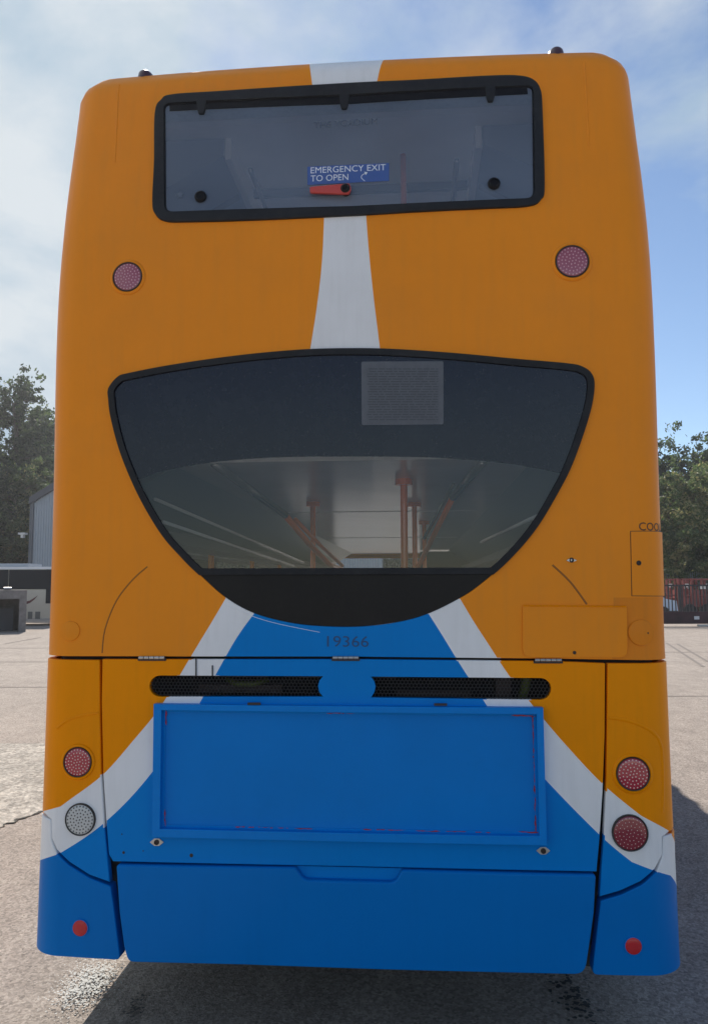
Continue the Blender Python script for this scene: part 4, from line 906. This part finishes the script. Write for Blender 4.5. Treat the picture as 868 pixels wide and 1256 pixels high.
def make_tree(name, h, rad, nl, seed, crown_base=.12, tall=False, leaf=.16, mats=(leaf_a, leaf_b, leaf_c)):
    rg = np.random.default_rng(seed); mbt = MB(); trunk = [(rg.normal(0, .12)*k, rg.normal(0, .12)*k, h*.9*k/6) for k in range(7)]; trunk[0] = (0, 0, -.1)
    mbt.tube(trunk, [h*.02*(1-k/7.5)+.03 for k in range(7)], 8)
    cl_ = []
    nb_ = 34 if not tall else 46
    for i in range(nb_):
        t = rg.uniform(crown_base, .97); z = h*t; shape = (math.sin(math.pi*min(1, (t-crown_base)/(1-crown_base)*.8+.12))**.7) if not tall else (1-t)**.55*.9+.1
        a = rg.uniform(0, 2*math.pi); L = rad*shape*rg.uniform(.45, 1.05); base = (trunk[min(6, int(t*6/.9))][0], trunk[min(6, int(t*6/.9))][1], z-L*.35)
        tip = (math.cos(a)*L, math.sin(a)*L, z+L*rg.uniform(-.1, .35)); mid = tuple((np.array(base)+np.array(tip))/2+np.array([0, 0, .12*L]))
        mbt.tube([base, mid, tip], [.09, .05, .015], 5)
        for s in (1.0, .72, .45): cl_.append((np.array(base)*(1-s)+np.array(tip)*s, rad*rg.uniform(.13, .26)))
    cl_.append((np.array([0, 0, h*.97]), rad*.15))
    C = np.array([c for c, r_ in cl_]); RR = np.array([r_ for c, r_ in cl_]); sub = []
    idx = rg.integers(0, len(C), len(C)*5); SC = C[idx]+rg.normal(0, 1, (len(idx), 3))*RR[idx][:, None]*.8; SR = RR[idx]*rg.uniform(.25, .55, len(idx))
    k = rg.integers(0, len(SC), nl); P_ = SC[k]+rg.normal(0, .6, (nl, 3))*SR[k][:, None]*np.array([1, 1, .7])
    P_[:, 2] = np.maximum(P_[:, 2], .15)
    d1 = rg.normal(0, 1, (nl, 3)); d1 /= np.linalg.norm(d1, axis=1)[:, None]; d2 = np.cross(d1, rg.normal(0, 1, (nl, 3))); d2 /= np.linalg.norm(d2, axis=1)[:, None]
    sz = leaf*rg.uniform(.5, 1.3, nl)[:, None]; V = np.stack([P_-d1*sz, P_-d2*sz*.5, P_+d1*sz, P_+d2*sz*.5], 1).reshape(-1, 3)
    Fc = np.arange(nl*4).reshape(-1, 4); mi = rg.choice(3, nl, p=[.45, .25, .30]); mi = np.where(rg.random(nl) < .6, (k*7 % 3), mi)
    root = empty(name, (0, 0, 0)); link('crown', V, Fc, list(mats), root, mi, False); mbt.build('trunk', bark, root, smooth=True); return root
def copy_tree(o):
    c = o.copy(); COL.objects.link(c)
    for ch in list(o.children): d = ch.copy(); COL.objects.link(d); d.parent = c
    return c
def place(o, x, y, s, rz, label, group=None): o.location = (x, y, 0); o.scale = (s, s, s); o.rotation_euler = (0, 0, rz); tag(o, label, 'tree', group); return o
tA = make_tree('conifer_tree', 18, 4.2, 26000, 3, .06, True, .17, (leaf_c, leaf_a, leaf_c)); tB = make_tree('broadleaf_tree', 13, 5.2, 30000, 5, .04, False, .17, (leaf_a, leaf_b, leaf_a)); tC = make_tree('broadleaf_tree', 14, 5.5, 30000, 11, .04, False, .18, (leaf_c, leaf_a, leaf_c))
YT = 62
place(tA, X_at(12, YT), YT, 1.02, .3, 'tallest dark conifer, at the left edge behind the coach')
place(copy_tree(tA), X_at(46, YT+4), YT+4, .93, 2.1, 'slimmer dark conifer just behind the corner of the shed')
place(copy_tree(tA), X_at(-40, YT), YT, 1.0, 4.0, 'dark conifer cut by the left side of the picture')
place(tB, X_at(10, 57), 57, .80, 1.0, 'sunlit leafy tree in front of the tall conifer, left of the shed')
place(copy_tree(tC), X_at(-40, 54), 54, .8, 2.5, 'round dark leafy tree at the far left edge')
place(copy_tree(tA), X_at(66, 84), 84, 1.04, 5.1, 'dark conifer rising behind the shed roof')
place(tC, X_at(838, 66), 66, .93, .5, 'tall tree with a broken top in the middle of the right background')
place(copy_tree(tC), X_at(806, 68), 68, .88, 1.9, 'dark tree beyond the fence nearest the bus on the right')
place(copy_tree(tC), X_at(885, 64), 64, 1.03, 3.3, 'highest dark tree at the right edge')
place(copy_tree(tB), X_at(826, 52), 52, .70, 4.1, 'lower olive tree catching the sun beyond the gate, nearer the bus')
place(copy_tree(tB), X_at(872, 53), 53, .74, 5.6, 'lower olive tree catching the sun at the right edge beyond the gate')
for i, (x, y, s) in enumerate(((-6, 88, .9), (2, 72, .9), (13, 70, .85))):
    place(copy_tree((tB, tC, tB)[i]), x, y, s, i*1.3+.4, ('broad tree hidden behind the left half of the bus', 'broad tree hidden behind the middle of the bus', 'broad tree hidden behind the right half of the bus')[i])
def hedge(name, x0, x1, y, h, n, label, leaf=.2, m=(leaf_c, leaf_a)):
    rg = np.random.default_rng(int(abs(x0*10))); P_ = np.stack([rg.uniform(x0, x1, n), y+rg.uniform(-1.6, 1.6, n), h*rg.random(n)**.8*(1+.15*np.sin(rg.uniform(0, 6.28, n)))], 1); P_[:, 2] *= 1+.12*np.sin(P_[:, 0]*1.3)+.08*np.sin(P_[:, 0]*3.1)
    d1 = rg.normal(0, 1, (n, 3)); d1 /= np.linalg.norm(d1, axis=1)[:, None]; d2 = np.cross(d1, rg.normal(0, 1, (n, 3))); d2 /= np.linalg.norm(d2, axis=1)[:, None]
    V = np.stack([P_-d1*leaf, P_-d2*leaf*.55, P_+d1*leaf, P_+d2*leaf*.55], 1).reshape(-1, 3)
    o = link(name, V, np.arange(n*4).reshape(-1, 4), list(m), None, rg.integers(0, 2, n), False); tag(o, label, 'hedge', kind='stuff')
hedge('undergrowth', -60, -21, 59.5, 6.5, 60000, 'dark undergrowth below the conifers on the left'); hedge('undergrowth', 3, 60, 60.5, 6.5, 76000, 'dark undergrowth below the trees on the right')

# gate and fences on the right
YG = G(840, 768.5)[1]; gx0, gx1 = X_at(780, YG), X_at(985, YG); zg = Z_at(719, YG); zb0 = Z_at(751.5, YG)
gate = empty('sliding_gate', (gx0, YG, 0), 0, 'dark sliding yard gate with upright bars above a solid maroon bottom beam', 'gate')
gmt = mat('gate_dark_paint', (.028, .022, .026), rough=.5, var=.2); bmt = mat('gate_maroon_beam', (.04, .012, .016), rough=.6, var=.4)
L_ = gx1-gx0
mb = MB(); mb.box(0, L_, -.06, .06, .12, zb0); mb.build('bottom_beam', bmt, gate)
mb = MB(); mb.box(0, L_, -.03, .03, zg-.05, zg+.03); mb.build('top_rail', gmt, gate)
mb = MB(); mb.box(-.02, .02, -.02, .02, zb0, zg-.05); bar0 = mb.build('gate_bar', gmt, gate); k = 0; x = .15; bar0.location = (x, 0, 0)
while x < L_-.2:
    x += .155; b = bar0.copy(); COL.objects.link(b); b.location = (x, 0, 0)
for xx in (X_at(832, YG)-gx0, X_at(906, YG)-gx0): mb = MB(); mb.box(xx-.06, xx+.06, -.05, .05, zb0, zg-.05); mb.build('gate_post', gmt, gate)
mb = MB(); a = X_at(848, YG)-gx0; mb.box(a, a+.22, -.08, -.06, Z_at(761, YG), Z_at(757, YG)); mb.build('gate_plate', mat('pale_plate', (.6, .6, .62), rough=.5), gate)
mb = MB(); mb.box(X_at(850, YG)-gx0, L_, -.35, -.15, .02, .10); mb.build('guide_rail', mat('galvanised_rail', (.5, .5, .48), rough=.5), gate)
YF = YG+17; fx0, fx1 = X_at(740, YF), X_at(1010, YF); zf = Z_at(702.5, YF)
fence = empty('palisade_fence', (fx0, YF, 0), 0, 'galvanised grey palisade fence with pointed pales behind the gate', 'fence')
gal = mat('galvanised_steel', (.22, .24, .26), rough=.6, metal=.2, var=.15)
mb = MB(); mb.add([(-.035, 0, 0), (.035, 0, 0), (.035, 0, zf-.12), (0, 0, zf), (-.035, 0, zf-.12), (-.035, .02, 0), (.035, .02, 0), (.035, .02, zf-.12), (0, .02, zf), (-.035, .02, zf-.12)],
       [(0, 1, 2, 3, 4), (9, 8, 7, 6, 5), (0, 5, 6, 1), (1, 6, 7, 2), (2, 7, 8, 3), (3, 8, 9, 4), (4, 9, 5, 0)])
p0_ = mb.build('pale', gal, fence); x = .0; Lf = fx1-fx0
while x < Lf:
    x += .14; b = p0_.copy(); COL.objects.link(b); b.location = (x, 0, 0)
mb = MB(); mb.box(0, Lf, .025, .07, .35, .41); mb.box(0, Lf, .025, .07, zf-.45, zf-.39); mb.build('fence_rail', gal, fence)
# red machinery frames and a pale car beyond
redm = mat('red_machine_paint', (.26, .05, .04), rough=.6, var=.35, vscale=3, dirt=.3)
def machine(x, y, s, label, seed):
    rg = random.Random(seed); r0 = empty('red_machine', (x, y, 0), 0, label, 'machine', None)
    mb = MB()
    for xx in (-.8, -.3, .3, .8): mb.box(xx-.05, xx+.05, -.4, -.3, .0, 2.1*s); mb.box(xx-.05, xx+.05, .3, .4, 0, 2.1*s)
    for z in (.5, 1.1, 2.0): mb.box(-.85, .85, -.42, -.3, z*s, z*s+.09)
    mb.build('frame', redm, r0)
    mb = MB(); mb.box(-.6, .5, -.3, .3, .55*s, 1.0*s); mb.box(-.3, .2, -.35, .25, 1.0*s, 1.45*s); mb.build('hopper', redm, r0)
    for q in (-.5, .5): mb = MB(); mb.tube([(q, -.55, .35), (q, -.35, .35)], .35, 16); mb.build('wheel', M['rubber_tyre'], r0, sharp=40)
    gm_ = mat('pale_guard', (.75, .68, .62), rough=.5)
    for bb in ((-.7, -.5, 1.6, 1.8), (.1, .5, 1.5, 1.75)): mb = MB(); mb.box(bb[0], bb[1], -.46, -.42, bb[2]*s, bb[3]*s); mb.build('guard', gm_, r0)
for i, (xp, yy, lb) in enumerate(((830, YG+13, 'red framed machine nearest the bus beyond the gate'), (850, YG+12, 'red framed machine seen through the middle of the gate'), (872, YG+13.5, 'red framed machine at the right edge beyond the gate'))):
    machine(X_at(xp, yy), yy, 1.05, lb, i)
def car(x, y, m, label, s=1):
    r0 = empty('parked_car', (x, y, 0), 0, label, 'car'); 
    side = [(-2.1, .35), (-2.15, .75), (-1.9, .95), (-1.1, 1.02), (-.55, 1.42), (.8, 1.45), (1.5, 1.05), (2.05, .95), (2.12, .4)]
    def ext(poly, y0, y1): n = len(poly); return [(a, y0, b) for a, b in poly]+[(a, y1, b) for a, b in poly], [tuple(range(n)), tuple(reversed(range(n, 2*n)))]+[(i, n+i, n+(i+1) % n, (i+1) % n) for i in range(n)]
    mb = MB(); v, f = ext(side, -.85, .85); mb.add(v, f); mb.build('body', m, r0)
    mb = MB(); v, f = ext([(-.95, 1.04), (-.5, 1.36), (.1, 1.38), (.1, 1.04)], -.87, .87); mb.add(v, f); v, f = ext([(.18, 1.04), (.18, 1.38), (.75, 1.38), (1.25, 1.06)], -.87, .87); mb.add(v, f); mb.build('window', bpy.data.materials['coach_glass'], r0)
    for a in (-1.35, 1.3):
        mb = MB(); mb.tube([(a, -.9, .32), (a, -.68, .32)], .32, 20); mb.build('wheel', M['rubber_tyre'], r0, sharp=40)
car(X_at(776, YG+9.5), YG+9.5, mat('pale_blue_car_paint', (.45, .55, .68), rough=.3, coat=.5), 'pale blue car between the bus and the red machines beyond the gate')
car(X_at(900, YG+17), YG+15.5, mat('white_car_paint', (.72, .72, .72), rough=.3, coat=.5), 'white car behind the red machines at the right edge')

# ------------------------------------------------------------------ the hazy air of the yard
hz = bpy.data.materials.new('summer_haze'); hz.use_nodes = True; t = hz.node_tree; t.nodes.clear()
pv = t.nodes.new('ShaderNodeVolumePrincipled'); pv.inputs['Color'].default_value = (.93, .95, 1, 1); pv.inputs['Density'].default_value = .0007; pv.inputs['Anisotropy'].default_value = .55
oo = t.nodes.new('ShaderNodeOutputMaterial'); t.links.new(pv.outputs[0], oo.inputs['Volume'])
mb = MB(); mb.box(-140, 140, -60, 150, -1, 20); o = mb.build('haze', hz); o['kind'] = 'stuff'; o['label'] = 'thin bright summer haze filling the air of the yard'; o['category'] = 'haze'
